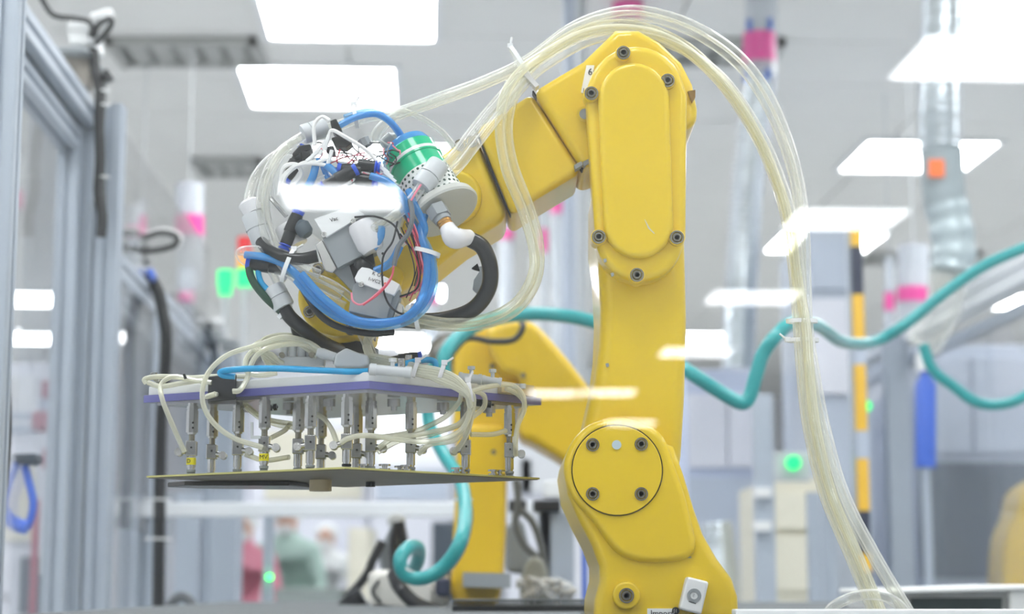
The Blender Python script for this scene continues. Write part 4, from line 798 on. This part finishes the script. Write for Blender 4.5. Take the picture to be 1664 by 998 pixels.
tie(12, 157, 1.9, .008, 'white cable tie on the cable at the far left edge', math.pi/2, False); tie(5, 583, 1.9, .009, 'white cable tie on the thick bundle at the far left edge', math.pi/2, False)
lc = thing('cable_loop_cluster', P(200, 400, 3.5), 'tangle of grey cables and a looped cable on top of the second guard frame', 'cables')
random.seed(5); b = NB()
for k in range(9):
    x, y = 168+random.uniform(0, 12), 372+random.uniform(0, 30)
    ptube(b, [(x, y, 3.5), (x+18, y+random.uniform(0, 14), 3.48), (x+40, y+random.uniform(5, 22), 3.5), (x+62, y+random.uniform(16, 40), 3.52)], .006, 5, 8)
obj('cables', b, mat('cable_mid', (132, 134, 134), .5), lc)
b = NB(); ptube(b, [(214, 402, 3.5), (236, 386, 3.5), (262, 378, 3.5), (286, 384, 3.5), (284, 398, 3.5), (258, 406, 3.5), (230, 408, 3.5)], .006, 8, 8); obj('loop', b, BLKW, lc)
b = NB(); ptube(b, [(214, 397, 3.52), (240, 382, 3.52), (268, 374, 3.52), (292, 384, 3.52), (288, 402, 3.52)], .005, 8, 8); obj('loop', b, WHTW, lc)
obj('junction_box', prism(NB(), [(166, 395), (205, 395), (212, 430), (170, 425)], 3.52, 3.6), GRYV, lc, bevel=.004)
hose('black_cable', [(240, 445, 3.55), (256, 470, 3.55), (264, 505, 3.55), (270, 545, 3.55), (268, 600, 3.55), (262, 680, 3.55), (260, 770, 3.55), (259, 860, 3.55), (258, 940, 3.55), (257, 1010, 3.55)], .012, BLACK, 'thick black cable hanging down along the second guard frame', 'cable', n=6)
hose('black_cable', [(240, 450, 3.56), (262, 500, 3.56), (270, 550, 3.56), (268, 640, 3.56), (262, 740, 3.56)], .006, GRYW, 'thinner grey cable beside the thick hanging black cable', 'cable')
b = prism(NB(), [(236, 438), (246, 434), (252, 450), (244, 456)], 3.5, 3.53); S('blue_connector', b, BLUE, 'small blue connector at the top of the hanging black cable', 'connector', bevel=.003)
for y in (876, 812): tie(256, y, 3.55, .024, 'white cable tie round the hanging black cable, %s' % ('lower' if y == 876 else 'upper'), math.pi/2, False)
# hardware on third frame
random.seed(3)
hw = thing('valve_terminal', P(320, 520, 4.6), 'blurred cluster of grey valves and tubes on the third guard frame', 'valve block')
for k, (x, y, s, m) in enumerate(((262, 485, 12, GRYV), (275, 500, 14, MACHD), (290, 515, 14, GRYP), (300, 525, 12, MACHD), (318, 538, 14, GRYV), (332, 530, 12, BLKP), (345, 545, 14, GRYV), (352, 522, 9, WHT), (300, 552, 14, GRYP), (270, 540, 12, WHT), (330, 556, 13, MACHD), (372, 560, 14, GRYV))):
    b = NB(); pbox(b, x-s, y-s*.7, x+s, y+s*.7, 4.5+.02*(k % 3), .06); obj('module', b, m, hw, bevel=.006)
obj('pale_box', pbox(NB(), 287, 476, 314, 515, 4.62, .06), WHT, hw, bevel=.004)
b = NB()
for k in range(6): ptube(b, [(265+k*12, 490+k*8, 4.5), (290+k*8, 480+k*14, 4.45), (330+k*4, 520+k*8, 4.5), (350, 590+k*6, 4.5)], .006, 5, 8)
obj('tubing', b, MACHD, hw)
obj('tubing', ptube(NB(), [(266, 556, 4.45), (300, 548, 4.45), (330, 556, 4.45)], .012, 5, 8), mat('pale_green', (180, 210, 196), .4), hw)
# ================================================================= MIDDLE BACKGROUND
fr2 = thing('rear_guard_frame', (-.1, 3.6, 0), 'white horizontal guard rail with uprights behind the lower part of the scene', 'machine guard')
a0, a1 = P(250, 828, 3.6), P(962, 828, 3.6)
obj('rail', box(NB(), (a0.x-.1, 3.6, a0.z-.014), (a1.x, 3.64, a0.z+.014)), mat('rail_white', (236, 240, 244), .4), fr2, bevel=.004)
for px in (437,): 
    q = P(px, 900, 3.62); obj('upright', box(NB(), (q.x-.009, 3.6, 0), (q.x+.009, 3.63, a0.z-.014)), ALU, fr2)
q = P(437, 938, 3.58); b = NB(); cyl(b, q, q+Vector((0, .02, 0)), .006, 12); obj('status_led', b, EMG2, fr2, label='small lit green LED')
q = P(960, 800, 3.6); obj('upright', box(NB(), (q.x, 3.6, 0), (q.x+.03, 3.63, P(960, 600, 3.6).z)), ALU, fr2)
for px, Y, wd, top in ((306, 4.0, .05, 800), (365, 4.0, .055, 800), (330, 4.9, .04, 560), (385, 4.9, .04, 600)):
    q = P(px, top, Y); t = S('guard_post', box(NB(), (q.x-wd/2, Y, 0), (q.x+wd/2, Y+wd, q.z)), ALU, 'aluminium upright %s' % {306: 'below the left end of the carried board', 365: 'right of the one below the board end', 330: 'behind the gripper left side', 385: 'behind the suction posts'}[px], 'post', 'aluminium uprights in the background')
# large pale machine cabinets
def cabinet(x0, y0, x1, y1, Y, dep, m, label, parts=()):
    q0, q1 = P(x0, y0, Y), P(x1, y0, Y); t = thing('machine_cabinet', ((q0.x+q1.x)/2, Y+dep/2, 0), label, 'cabinet', 'machine cabinets in the hall')
    obj('body', box(NB(), (q0.x, Y, .0), (q1.x, Y+dep, q0.z)), m, t, bevel=.008)
    for (a, b_, c_, d_, mm, nm) in parts: obj(nm, pbox(NB(), a, b_, c_, d_, Y-.02, .021), mm, t, bevel=.003)
    return t
cabinet(412, 596, 600, 998, 16.0, 1.0, MACH, 'pale lavender cabinet behind the suction posts', ((420, 590, 500, 690, WALLM, 'panel'), (505, 590, 595, 690, WALLM, 'panel'), (430, 700, 590, 812, MACHC, 'panel')))
cabinet(604, 640, 735, 998, 15.5, 1.0, MACH, 'pale cabinet seen right of the centre posts', ((610, 655, 730, 760, WALLM, 'panel'), (612, 765, 728, 812, MACHB, 'panel')))
cabinet(822, 700, 962, 998, 6.0, 1.0, MACH, 'pale lavender cabinet behind the rear robot arm', ((830, 715, 955, 800, WALLM, 'panel'), (845, 745, 865, 800, MACHB, 'panel')))
cabinet(1112, 600, 1232, 998, 6.4, 1.2, mat('machine_panel_lilac', (200, 210, 232), .5, noise=.05, nscale=3), 'pale blue cabinet right of the yellow column', ((1120, 640, 1180, 760, MACH, 'panel'), (1185, 640, 1226, 760, MACH, 'panel'), (1120, 775, 1226, 940, MACHB, 'panel')))
cabinet(1256, 775, 1345, 998, 5.2, .8, MACHC, 'cream cabinet behind the clear hose bundle', ((1262, 800, 1340, 860, MACHC, 'panel'), (1262, 870, 1340, 960, MACHC, 'panel')))
cabinet(1312, 372, 1386, 998, 5.6, .6, mat('machine_panel_silver', (196, 205, 218), .4, noise=.08, nscale=3), 'tall silver-blue cabinet between the hoses and the striped post', ((1318, 390, 1380, 470, MACHB, 'panel'), (1318, 485, 1380, 640, MACH, 'panel'), (1318, 655, 1380, 820, MACHB, 'panel')))
cabinet(1488, 560, 1700, 998, 6.6, 1.0, MACHB, 'blue-grey cabinet at the right edge', ((1500, 580, 1575, 735, MACHB, 'panel'), (1585, 580, 1680, 735, MACHB, 'panel'), (1500, 752, 1680, 940, MACHD, 'panel')))
cabinet(1410, 560, 1464, 998, 6.9, 1.0, MACHB, 'narrow blue-grey cabinet right of the striped post', ((1416, 580, 1460, 700, MACHB, 'panel'), (1416, 715, 1460, 900, MACHB, 'panel')))
cabinet(-60, 590, 100, 998, 5.6, .9, MACH, 'pale cabinet seen through the nearest left door', ((-50, 610, 60, 700, WALLM, 'panel'), (30, 905, 100, 998, MACHD, 'panel'), (0, 760, 55, 880, MACHC, 'panel')))
cabinet(150, 560, 215, 998, 5.8, .9, mat('machine_panel_warm', (222, 220, 224), .5), 'pale cabinet seen through the second left door', ((155, 600, 210, 760, MACH, 'panel'), (155, 820, 210, 832, WHT, 'panel')))
cabinet(262, 600, 410, 998, 16.4, .9, MACH, 'pale cabinet behind the third guard frame', ((270, 620, 330, 760, MACHB, 'panel'), (340, 620, 405, 760, WALLM, 'panel')))
cabinet(566, 858, 600, 998, 9.0, .5, MACHC, 'low cream cabinet behind the white rail, left of the cable mast')
cabinet(702, 848, 746, 998, 9.5, .5, MACHD, 'low dark grey cabinet behind the teal hose curl')
cabinet(446, 956, 556, 998, 9.0, .5, mat('cart_grey', (150, 160, 156), .5, noise=.3, nscale=5), 'low grey-green cart at the bottom edge in front of the green-clad worker')
# second-row objects
fp = thing('blue_fire_post', P(1505, 740, 4.6), 'upright blue cylinder standing before the right cabinets', 'cylinder')
b = NB(); lathe(b, P(1504, 760, 4.6), P(1504, 600, 4.6), [(0, .026), (.85, .026), (.93, .014), (1, .012)], 20); obj('tank', b, BLUE, fp, bevel=.002); p_ = P(1504, 760, 4.6); obj('stand', cyl(NB(), (p_.x, 4.6, 0), p_, .012, 12), ALU, fp)
obj('valve', pbox(NB(), 1494, 572, 1512, 602, 4.58, .04), WHT, fp)
# striped post
sp = thing('striped_post', (P(1395, 998, 4.2).x, 4.2, 0), 'post with black and amber hazard stripes right of the hose bundle', 'post')
q0 = P(1382, 360, 4.2); q1 = P(1405, 998, 4.2); n = 9; zt, zb = q0.z, .0
for y0, y1, m in ((355, 400, HAZY), (400, 478, NAVY), (478, 560, HAZY), (560, 592, MACHB), (592, 700, HAZY), (700, 745, MACHB), (745, 830, HAZY), (830, 900, NAVY), (900, 930, HAZY), (930, 1000, NAVY)):
    obj('stripe', box(NB(), (q0.x+.002, 4.2, P(1395, y1, 4.2).z), (q0.x+.026, 4.22, P(1395, y0, 4.2).z)), m, sp, smooth=False)
obj('post', box(NB(), (q0.x-.004, 4.221, 0), (q0.x+.030, 4.25, q0.z)), ALU, sp)
for px, Y, wd, top, lb in ((1240, 4.4, .045, 640, 'grey upright right of the pale blue cabinet'), (1457, 5.7, .07, 541, 'thick pale upright under the slanting rail at right'), (1322, 4.6, .03, 800, 'slim upright beside the cream cabinet'), (1345, 4.7, .035, 770, 'slim upright left of the striped post')):
    q = P(px, top, Y); S('guard_post', box(NB(), (q.x-wd/2, Y, 0), (q.x+wd/2, Y+wd, q.z)), ALU, lb, 'post', 'aluminium uprights in the background')
for y in (800, 855): q = P(1240, y, 4.38); S('hinge_block', pbox(NB(), 1228, y-8, 1254, y+8, 4.36, .055), WHT, 'white block on the grey upright, %s' % ('upper' if y == 800 else 'lower'), 'hinge', 'white blocks on the grey upright', bevel=.003)
q = P(1290, 752, 4.6); b = NB(); cyl(b, q, q+Vector((0, .02, 0)), .018, 16); gl = thing('green_indicator', q, 'round lit green indicator left of the hose bundle', 'indicator lamp', 'green indicator lamps'); obj('lens', b, EMG, gl)
obj('box', pbox(NB(), 1258, 735, 1318, 782, 4.62, .05), GRYP, gl, bevel=.005)
q = P(1408, 660, 4.8); b = NB(); cyl(b, q, q+Vector((0, .02, 0)), .014, 16); gl = thing('green_indicator', q, 'round lit green indicator right of the striped post', 'indicator lamp', 'green indicator lamps'); obj('lens', b, EMG, gl); obj('stand', box(NB(), (q.x-.012, 4.82, 0), (q.x+.012, 4.85, q.z+.02)), ALU, gl)
# slanting rail on the right (runs away from the camera)
rg = thing('right_guard_frame', (1.2, 5, 0), 'long pale guard frame receding at the right edge', 'machine guard')
def xr(Y): return 1.30-.044*(Y-4.5)
profile(rg, (xr(3.2), 3.2, CZ+.78), (xr(7.2), 7.2, CZ+.78), .07, 'rail', MATS['rail_white']); profile(rg, (xr(3.2), 3.2, CZ+.69), (xr(7.2), 7.2, CZ+.69), .03, 'rail')
for Y in (6.9,): profile(rg, (xr(Y), Y, 0), (xr(Y), Y, CZ+.76), .06, 'post', MATS['rail_white'])
b = NB(); box(b, (0, 0, 0), (1, 1, 1)); b.free()
b = NB(); v = [b.verts.new(p) for p in ((xr(3.2), 3.2, .8), (xr(7.2), 7.2, .8), (xr(7.2), 7.2, CZ+.68), (xr(3.2), 3.2, CZ+.68))]; v2 = [b.verts.new(q.co+Vector((.005, 0, 0))) for q in v]; b.faces.new(v); b.faces.new(v2[::-1])
for i in range(4): b.faces.new((v[i], v2[i], v2[(i+1) % 4], v[(i+1) % 4]))
obj('pane', b, PANEH, rg, smooth=False)
# low box on bench at lower right
lb_ = thing('control_box', (P(1560, 985, 2.2).x, 2.25, 1.07), 'low white box with dark window on the bench at lower right', 'control box')
obj('frame', prism(NB(), [(1452, 962), (1640, 956), (1640, 998), (1452, 998)], 2.2, 2.5), WHT, lb_, bevel=.004)
obj('window', prism(NB(), [(1480, 972), (1628, 972), (1628, 992), (1480, 992)], 2.193, 2.2), WIN, lb_)
obj('lid', prism(NB(), [(1446, 958), (1700, 950), (1700, 960), (1446, 966)], 2.18, 2.52), WHT, lb_, bevel=.003)
obj('end_block', prism(NB(), [(1640, 958), (1700, 956), (1700, 998), (1640, 998)], 2.185, 2.5), WHT, lb_, bevel=.004)
# third yellow robot at the right edge
r3 = thing('industrial_robot', (P(1690, 930, 5.75).x, 5.75, .4), 'dim yellow machine arm cut off by the right edge behind the panels', 'robot arm', 'yellow robot arms')
obj('body', prism(NB(), smoothpts([(1664, 795), (1720, 780), (1760, 900), (1720, 1100), (1636, 1100), (1632, 900), (1650, 840)], 4), 5.65, 5.85), YEL2, r3, bevel=.02)
obj('base', prism(NB(), [(1620, 1090), (1760, 1090), (1760, 1160), (1620, 1520)], 5.6, 5.9), MACHD, r3, bevel=.01)
# machinery around rear robot (left): white block, cables
wb = thing('drive_unit', (P(660, 980, 2.6).x, 2.6, 1.07), 'off-white box with black hose behind the teal hose curl', 'machine unit')
obj('housing', prism(NB(), [(597, 930), (618, 926), (724, 930), (724, 986), (600, 988)], 2.62, 2.8), mat('offwhite', (232, 230, 222), .5), wb, bevel=.008)
obj('cover', prism(NB(), smoothpts([(612, 935), (650, 932), (690, 940), (700, 984), (625, 984), (610, 965)], 4), 2.6, 2.63), mat('offwhite', (0, 0, 0)), wb, bevel=.004)
obj('connector', prism(NB(), [(708, 938), (732, 940), (730, 972), (706, 968)], 2.58, 2.64), NAVY, wb, bevel=.006)
b = NB(); ptube(b, [(640, 932, 2.58), (650, 955, 2.56), (675, 980, 2.56), (710, 994, 2.56)], .010, 6, 10); obj('hose', b, BLACK, wb)
b = NB(); ptube(b, [(615, 944, 2.6), (606, 962, 2.59), (618, 980, 2.6)], .0025, 6, 8); obj('cable', b, BLKW, wb)
ca = thing('cable_mast', (P(645, 930, 2.9).x, 2.9, 1.07), 'grey mast wrapped with cables left of the hanging teal hose', 'cable mast')
obj('mast', prism(NB(), [(630, 850), (650, 836), (690, 848), (686, 935), (628, 938), (622, 895)][:0] or [(636, 852), (656, 848), (648, 900), (640, 940), (622, 940), (612, 900)], 2.88, 2.94), GRYV, ca, bevel=.01)
b = NB()
for pts in ([(646, 850, 2.86), (640, 880, 2.86), (644, 940, 2.86)], [(650, 848, 2.86), (656, 880, 2.86), (654, 905, 2.86)], [(622, 880, 2.86), (606, 910, 2.86), (598, 930, 2.86), (580, 955, 2.86), (545, 995, 2.86)]): ptube(b, pts, .007, 6, 8)
obj('cable', b, BLKW, ca)
b = NB(); ptube(b, [(590, 968, 2.8), (570, 980, 2.8), (548, 1002, 2.8)], .014, 5, 10); obj('hose', b, BLACK, ca)
obj('head', prism(NB(), smoothpts([(628, 845), (640, 834), (656, 840), (652, 856), (636, 860)], 4), 2.87, 2.93), GRYP, ca, bevel=.004)
# plush of cables/tool right of rear robot
tu = thing('tool_unit', (P(870, 975, 2.95).x, 2.95, 1.07), 'blurred grey tool unit with cables between the two robots', 'machine unit')
obj('body', prism(NB(), smoothpts([(845, 960), (850, 925), (866, 905), (885, 915), (893, 950), (890, 978), (850, 978)], 4), 2.9, 3.0), mat('grey_green', (150, 152, 142), .5), tu, bevel=.01)
obj('panel', prism(NB(), [(822, 850), (850, 842), (862, 900), (858, 935), (822, 930)], 2.96, 3.0), GRYV, tu, bevel=.01)
b = NB()
for pts in ([(842, 820, 2.92), (838, 850, 2.92), (852, 885, 2.92), (880, 915, 2.92), (890, 945, 2.92)], [(846, 828, 2.92), (866, 850, 2.92), (880, 890, 2.92), (888, 935, 2.92)], [(838, 780, 2.92), (842, 810, 2.92), (840, 840, 2.92)]): ptube(b, pts, .006, 6, 8)
obj('cable', b, mat('cable_mid2', (100, 104, 104), .5), tu)
random.seed(21); b = NB()
for k in range(26):
    x, y = random.uniform(850, 925), random.uniform(950, 978); ptube(b, [(x, y, 2.88), (x+random.uniform(-14, 14), y-random.uniform(4, 16), 2.86), (x+random.uniform(-22, 22), y+random.uniform(-10, 4), 2.88)], .003, 3, 6)
tag(obj('wire_ends', b, WHTW, tu), kind='stuff')
mu = thing('cylinder_unit', (P(905, 800, 3.3).x, 3.3, 1.07), 'white cylinder on a black block just left of the big robot base', 'machine unit')
b = NB(); cyl(b, P(905, 810, 3.3), P(905, 782, 3.3), .026, 24); obj('cap', b, WHT, mu, bevel=.004)
obj('block', pbox(NB(), 866, 812, 912, 832, 3.28, .08), BLKP, mu, bevel=.004); obj('block', pbox(NB(), 826, 812, 856, 832, 3.32, .05), BLKP, mu, bevel=.004)
q = P(905, 832, 3.32); obj('column', box(NB(), (q.x-.03, 3.31, 1.07), (q.x+.03, 3.37, q.z)), ALU, mu)
q = P(880, 832, 3.32); obj('column', box(NB(), (q.x-.006, 3.31, 1.07), (q.x+.016, 3.34, q.z)), ALU, mu)
S('blue_strip', pbox(NB(), 946, 880, 954, 985, 3.2, .02), BLUE, 'thin blue vertical tube left of the big robot base', 'tube')
# signal tower
stw = thing('signal_tower', (P(398, 470, 5.2).x, 5.2, CZ+.85), 'stacked signal lamp with red, amber and lit green left of the wrist', 'signal lamp')
for (y0, y1, m, nm) in ((386, 412, REDL, 'red_lamp'), (413, 436, AMBL, 'amber_lamp'), (438, 466, EMG, 'green_lamp')):
    b = NB(); cyl(b, P(398, y1, 5.2), P(398, y0, 5.2), .022, 20); obj(nm, b, m, stw)
b = NB(); cyl(b, P(366, 466, 5.2), P(366, 440, 5.2), .022, 20); cyl(b, P(366, 1, 5.2)*0+P(366, 480, 5.2), P(366, 466, 5.2), .018, 16); obj('green_lamp', b, EMG, stw)
b = NB(); p_ = P(398, 466, 5.2); cyl(b, (p_.x, 5.2, 0), p_, .01, 12); p_ = P(366, 470, 5.2); cyl(b, (p_.x, 5.2, 0), p_, .01, 12); obj('stem', b, GRYP, stw)
# ================================================================= DUCTS AND POLES
def foil(pts, r, n, lab, extra=None):
    path = spline([P(*p) for p in pts], n); t = thing('foil_duct', path[-1], lab, 'duct', 'foil ventilation ducts')
    N = len(path); rad = lambda s: r*(1+.10*math.cos(s*(N-1)*math.pi/2*1.0+random.uniform(-.3, .3)))
    b = sweep(NB(), path, rad, 22); obj('hose', b, SILV, t); return t
random.seed(9)
d1 = foil([(1236, 120, 6.0), (1226, 200, 6.0), (1214, 300, 6.0), (1208, 400, 6.0), (1204, 480, 6.0), (1202, 540, 6.0), (1200, 600, 6.0)], .052, 44, 'ribbed foil duct hanging behind the elbow with a magenta band')
b = NB(); cyl(b, P(1238, -60, 6.0), P(1236, 125, 6.0), .054, 28); obj('pipe', b, mixmat('clear_pipe', (226, 232, 238), .55, .15, (240, 244, 248), .4), d1, label='clear upper pipe')
b = NB(); cyl(b, P(1234, 56, 5.99), P(1234, 102, 5.99), .0555, 28); obj('pink_band', b, PINK, d1, label='magenta tape band')
for x, y in ((1218, 40), (1252, 38), (1212, 124), (1248, 120)): obj('blue_mark', pbox(NB(), x-4, y-9, x+4, y+9, 5.93, .01), BLUM, d1)
random.seed(9)
d2 = foil([(1536, -40, 4.9), (1532, 60, 4.9), (1528, 160, 4.9), (1528, 248, 4.9)], .054, 60, 'ribbed foil duct at upper right with an orange sticker')
b = NB(); sweep(b, spline([P(1530, 246, 4.9), P(1532, 290, 4.9), P(1536, 336, 4.9)], 6), .058, 28); obj('cuff', b, GRYH, d2, label='grey flexible cuff')
b = NB(); path = spline([P(1538, 332, 4.9), P(1546, 370, 4.9), P(1550, 410, 4.9), P(1546, 440, 4.9)], 24); N = len(path); sweep(b, path, lambda s: .058*(1+.04*math.sin(s*20)), 28); obj('lower_hose', b, mat('dull_foil', (182, 196, 200), .4, metal=.3), d2)
obj('orange_sticker', pbox(NB(), 1510, 259, 1534, 287, 4.835, .006), ORNG, d2)
b = NB(); sweep(b, spline([P(1540, 436, 4.9), P(1532, 500, 4.95), P(1500, 560, 5.0)], 12), .05, 20); obj('outlet', b, CLR, d2)
random.seed(4)
foil([(1162, 850, 5.5), (1168, 900, 5.5), (1175, 960, 5.5), (1178, 1020, 5.5)], .05, 30, 'short ribbed foil duct low beside the robot base')
def pole(px, Y, y0, y1, r, bands, lab, m=None):
    t = thing('hanging_pipe', P(px, y1, Y), lab, 'pipe', 'clear pipes with magenta tape')
    b = NB(); cyl(b, P(px, y0, Y), P(px, y1, Y), r, 20); obj('pipe', b, m or MATS['clear_pipe'], t)
    if y0 > 0: cyl(b_ := NB(), P(px, y0, Y), Vector((P(px, y0, Y).x, Y, ZC+.005)), .003, 8); obj('drop_rod', b_, GRYP, t)
    for k, (a, c_) in enumerate(bands):
        b = NB(); cyl(b, P(px, a, Y), P(px, c_, Y), r*1.06, 20); obj('pink_band', b, PINK, t, label='magenta tape band')
pole(1020, 6.2, -60, 60, .050, ((-50, 32),), 'clear pipe with a magenta band at the top edge behind the elbow')
pole(907, 7.6, 240, 620, .030, ((320, 348),), 'clear pipe with a magenta band left of the yellow column')
pole(885, 8.6, 330, 560, .016, ((372, 410),), 'thin clear pipe with a small magenta band beside the wider one')
pole(823, 9.0, 340, 520, .036, ((374, 390),), 'clear pipe with a magenta band under the forearm')
pole(1484, 6.8, 400, 600, .058, ((468, 492),), 'clear pipe with a bright magenta band at the right')
pole(1445, 7.4, 420, 600, .020, ((476, 505),), 'thin clear pipe with a slanting magenta band at the right')
pole(308, 6.6, 300, 470, .050, ((352, 384),), 'clear pipe with a magenta band left of the wrist behind the screen')
pole(232, 6.9, 325, 470, .012, ((350, 388),), 'thin clear pipe with a narrow magenta band above the guard frames')
pole(700, 8.2, 440, 560, .035, ((478, 494),), 'clear pipe with a faint magenta band below the forearm')
pole(925, 6.0, -60, 640, .022, (), 'long grey hanging pole behind the forearm and left of the yellow column', MACHB)
pole(945, 6.1, -60, 700, .018, (), 'long pale hanging pole beside the grey one', GRYP)
pole(868, 9.5, 420, 640, .03, (), 'pale far pole below the forearm', WHT)
# ================================================================= LEFT DOOR CONTENTS
lp = thing('hanging_tool', P(40, 760, 2.7), 'small dark tool with a blue strap hanging behind the near left door', 'tool')
obj('clamp', prism(NB(), [(22, 738), (58, 736), (60, 750), (48, 756), (24, 752)], 2.68, 2.72), MACHD, lp, bevel=.004)
b = NB(); ptube(b, [(28, 752, 2.7), (14, 790, 2.7), (8, 825, 2.7), (26, 852, 2.7), (44, 856, 2.7), (54, 820, 2.7), (46, 780, 2.7), (40, 756, 2.7)], .006, 8, 8); obj('strap', b, BLUE, lp)
b = NB(); ptube(b, [(10, 840, 2.69), (26, 852, 2.69), (44, 858, 2.69)], .010, 6, 8); obj('pad', b, BLUE, lp)
rp = thing('red_handle_unit', (P(75, 700, 4.6).x, 4.6, 0), 'dull red unit with a horizontal grey arm behind the near left door', 'machine unit')
obj('column', pbox(NB(), 66, 690, 88, 998, 4.62, .05), MACHB, rp)
obj('head', pbox(NB(), 66, 618, 94, 648, 4.6, .06), mat('dull_red', (176, 112, 124), .5), rp, bevel=.006); obj('neck', pbox(NB(), 62, 648, 92, 690, 4.6, .06), MACHB, rp)
obj('clamp', pbox(NB(), 50, 668, 80, 700, 4.58, .06), mat('dull_red', (0, 0, 0)), rp, bevel=.01); obj('arm', pbox(NB(), -20, 670, 52, 682, 4.6, .03), MACHB, rp); obj('arm', pbox(NB(), -20, 690, 60, 704, 4.6, .03), MACHB, rp)
obj('lower_clamp', pbox(NB(), 66, 728, 92, 764, 4.58, .06), mat('dull_red', (0, 0, 0)), rp, bevel=.01)
S('red_rod', box(NB(), (P(54, 812, 4.3).x, 4.3, 0), (P(62, 812, 4.3).x, 4.32, P(58, 812, 4.3).z)), mat('rod_red', (190, 70, 90), .5), 'thin red vertical rod behind the near left door', 'rod')
obj('note', pbox(NB(), 64, 890, 98, 934, 2.96, .001), VALW, e1_, smooth=False, label='pale translucent paper note on the door')
hose('grey_hose', [(268, 1010, 3.3), (276, 985, 3.3), (294, 970, 3.3), (310, 980, 3.3), (318, 1010, 3.3)], .009, GRYW, 'small grey hose bow at the bottom edge left of centre', 'hose')
# ================================================================= PEOPLE FAR BEHIND
def person(px, pyhead, Y, smock, label, lean=.0, arm=None):
    hd = P(px, pyhead, Y); H = hd.z+.10; x0 = hd.x; k = H/1.66
    t = thing('person', (x0, Y, 0), label, 'person', 'people working at the back')
    def skin(name, verts, edges, rad, m, sub=2):
        me = bpy.data.meshes.new(name); me.from_pydata([(x0+x-x0+(0), y, z) for x, y, z in verts], edges, []); me.update()
        o = bpy.data.objects.new(name, me); C.objects.link(o)
        md = o.modifiers.new('s', 'SKIN'); md.use_smooth_shade = True
        for i, r in enumerate(rad): me.skin_vertices[0].data[i].radius = (r, r)
        me.skin_vertices[0].data[0].use_root = True
        ss = o.modifiers.new('ss', 'SUBSURF'); ss.levels = sub; ss.render_levels = sub; me.materials.append(m); o.parent = t
        return o
    l = lean
    V = [(0, 0, .92), (l*.4, 0, 1.12), (l*.8, 0, 1.32), (l, 0, 1.42), (l*1.05, -.01, 1.48), (l*1.1, -.02, 1.58)]
    V += [(l-.17, 0, 1.38), (l-.25, -.05, 1.12), (l-.32 if arm else l-.24, -.26, 1.02), (l-.36 if arm else l-.24, -.34, 1.02)]
    V += [(l+.17, 0, 1.38), (l+.24, -.04, 1.12), (l+.14, -.26, 1.02), (l+.10, -.34, 1.02)]
    V += [(-.1, 0, .86), (-.11, 0, .48), (-.11, .02, .08), (-.11, -.12, .05), (.1, 0, .86), (.11, 0, .48), (.11, .02, .08), (.11, -.12, .05)]
    E = [(0,1),(1,2),(2,3),(3,4),(4,5),(3,6),(6,7),(7,8),(8,9),(3,10),(10,11),(11,12),(12,13),(0,14),(14,15),(15,16),(16,17),(0,18),(18,19),(19,20),(20,21)]
    Rr = [.15,.15,.17,.10,.055,.095,.075,.05,.036,.035,.075,.05,.036,.035,.095,.065,.045,.04,.095,.065,.045,.04]
    V = [(x*k, y*k, z*k) for x, y, z in V]; skin('body', V, E, [r*k for r in Rr], smock)
    # face, cap
    b = NB(); bmesh.ops.create_uvsphere(b, u_segments=16, v_segments=12, radius=.085*k)
    for v in b.verts: v.co = Vector((v.co.x*.9+x0+l*1.1*k, v.co.y+Y-.03, v.co.z*1.2+1.58*k))
    hd_ = obj('head', b, SKIN, t)
    b = NB(); bmesh.ops.create_uvsphere(b, u_segments=16, v_segments=12, radius=.105*k)
    for v in b.verts: v.co = Vector((v.co.x+x0+l*1.1*k, v.co.y+Y+.005, max(v.co.z, -.02)*.95+1.61*k))
    obj('cap', b, CLOTHW, t)
    b = NB(); box(b, (x0+l*1.1*k-.05, Y-.125, 1.50*k), (x0+l*1.1*k+.05, Y-.09, 1.56*k)); obj('face_mask', b, CLOTHW, t, bevel=.01)
    for s in (-1, 1):
        b = NB(); cyl(b, (x0+l*1.1*k+s*.03, Y-.118, 1.595*k), (x0+l*1.1*k+s*.03, Y-.105, 1.595*k), .009, 10); obj('eye', b, INK, t)
        hx, hy, hz = (V[9] if s < 0 else V[13]); hp = Vector((x0+hx, Y+hy, hz)); b = NB()
        sweep(b, [hp, hp+Vector((0, -.05, 0)), hp+Vector((0, -.09, -.01))], lambda q: .036-.008*q, 10)
        for j in range(4): sweep(b, spline([hp+Vector((-.027+.018*j, -.08, 0)), hp+Vector((-.027+.018*j, -.12, -.01)), hp+Vector((-.027+.018*j, -.145+.01*abs(j-1.5), -.035))], 3), .0085, 6)
        sweep(b, spline([hp+Vector((-s*.03, -.03, 0)), hp+Vector((-s*.05, -.06, 0)), hp+Vector((-s*.05, -.09, -.015))], 3), .0095, 6)
        obj('gloved_hand', b, SMOCKP, t)
    return t
person(480, 855, 12.5, SMOCKG, 'person in pale green smock and white cap working far behind the white rail', -.05, True)
person(386, 868, 11.0, SMOCKP, 'person in pink smock and white cap behind the aluminium uprights at left', .03)
person(520, 880, 14.6, CLOTHW, 'person in white smock bending slightly, right of the green-clad worker', .05)
# ================================================================= GUARD PANEL IN FRONT OF THE CELL
gp = thing('acrylic_screen', (.05, YPANE, .6), 'clear acrylic guard panel between the camera and the robot, mirroring ceiling lights', 'screen')
obj('sheet', box(NB(), (-.6, YPANE, .62), (.7, YPANE+.005, 2.0)), PANE, gp, smooth=False)
for a, b_ in (((-.63, YPANE-.015, .59), (-.60, YPANE+.02, 2.03)), ((.70, YPANE-.015, .59), (.73, YPANE+.02, 2.03)), ((-.6, YPANE-.015, .59), (.7, YPANE+.02, .62)), ((-.6, YPANE-.015, 2.0), (.7, YPANE+.02, 2.03))):
    obj('frame', box(NB(), a, b_), ALU, gp)
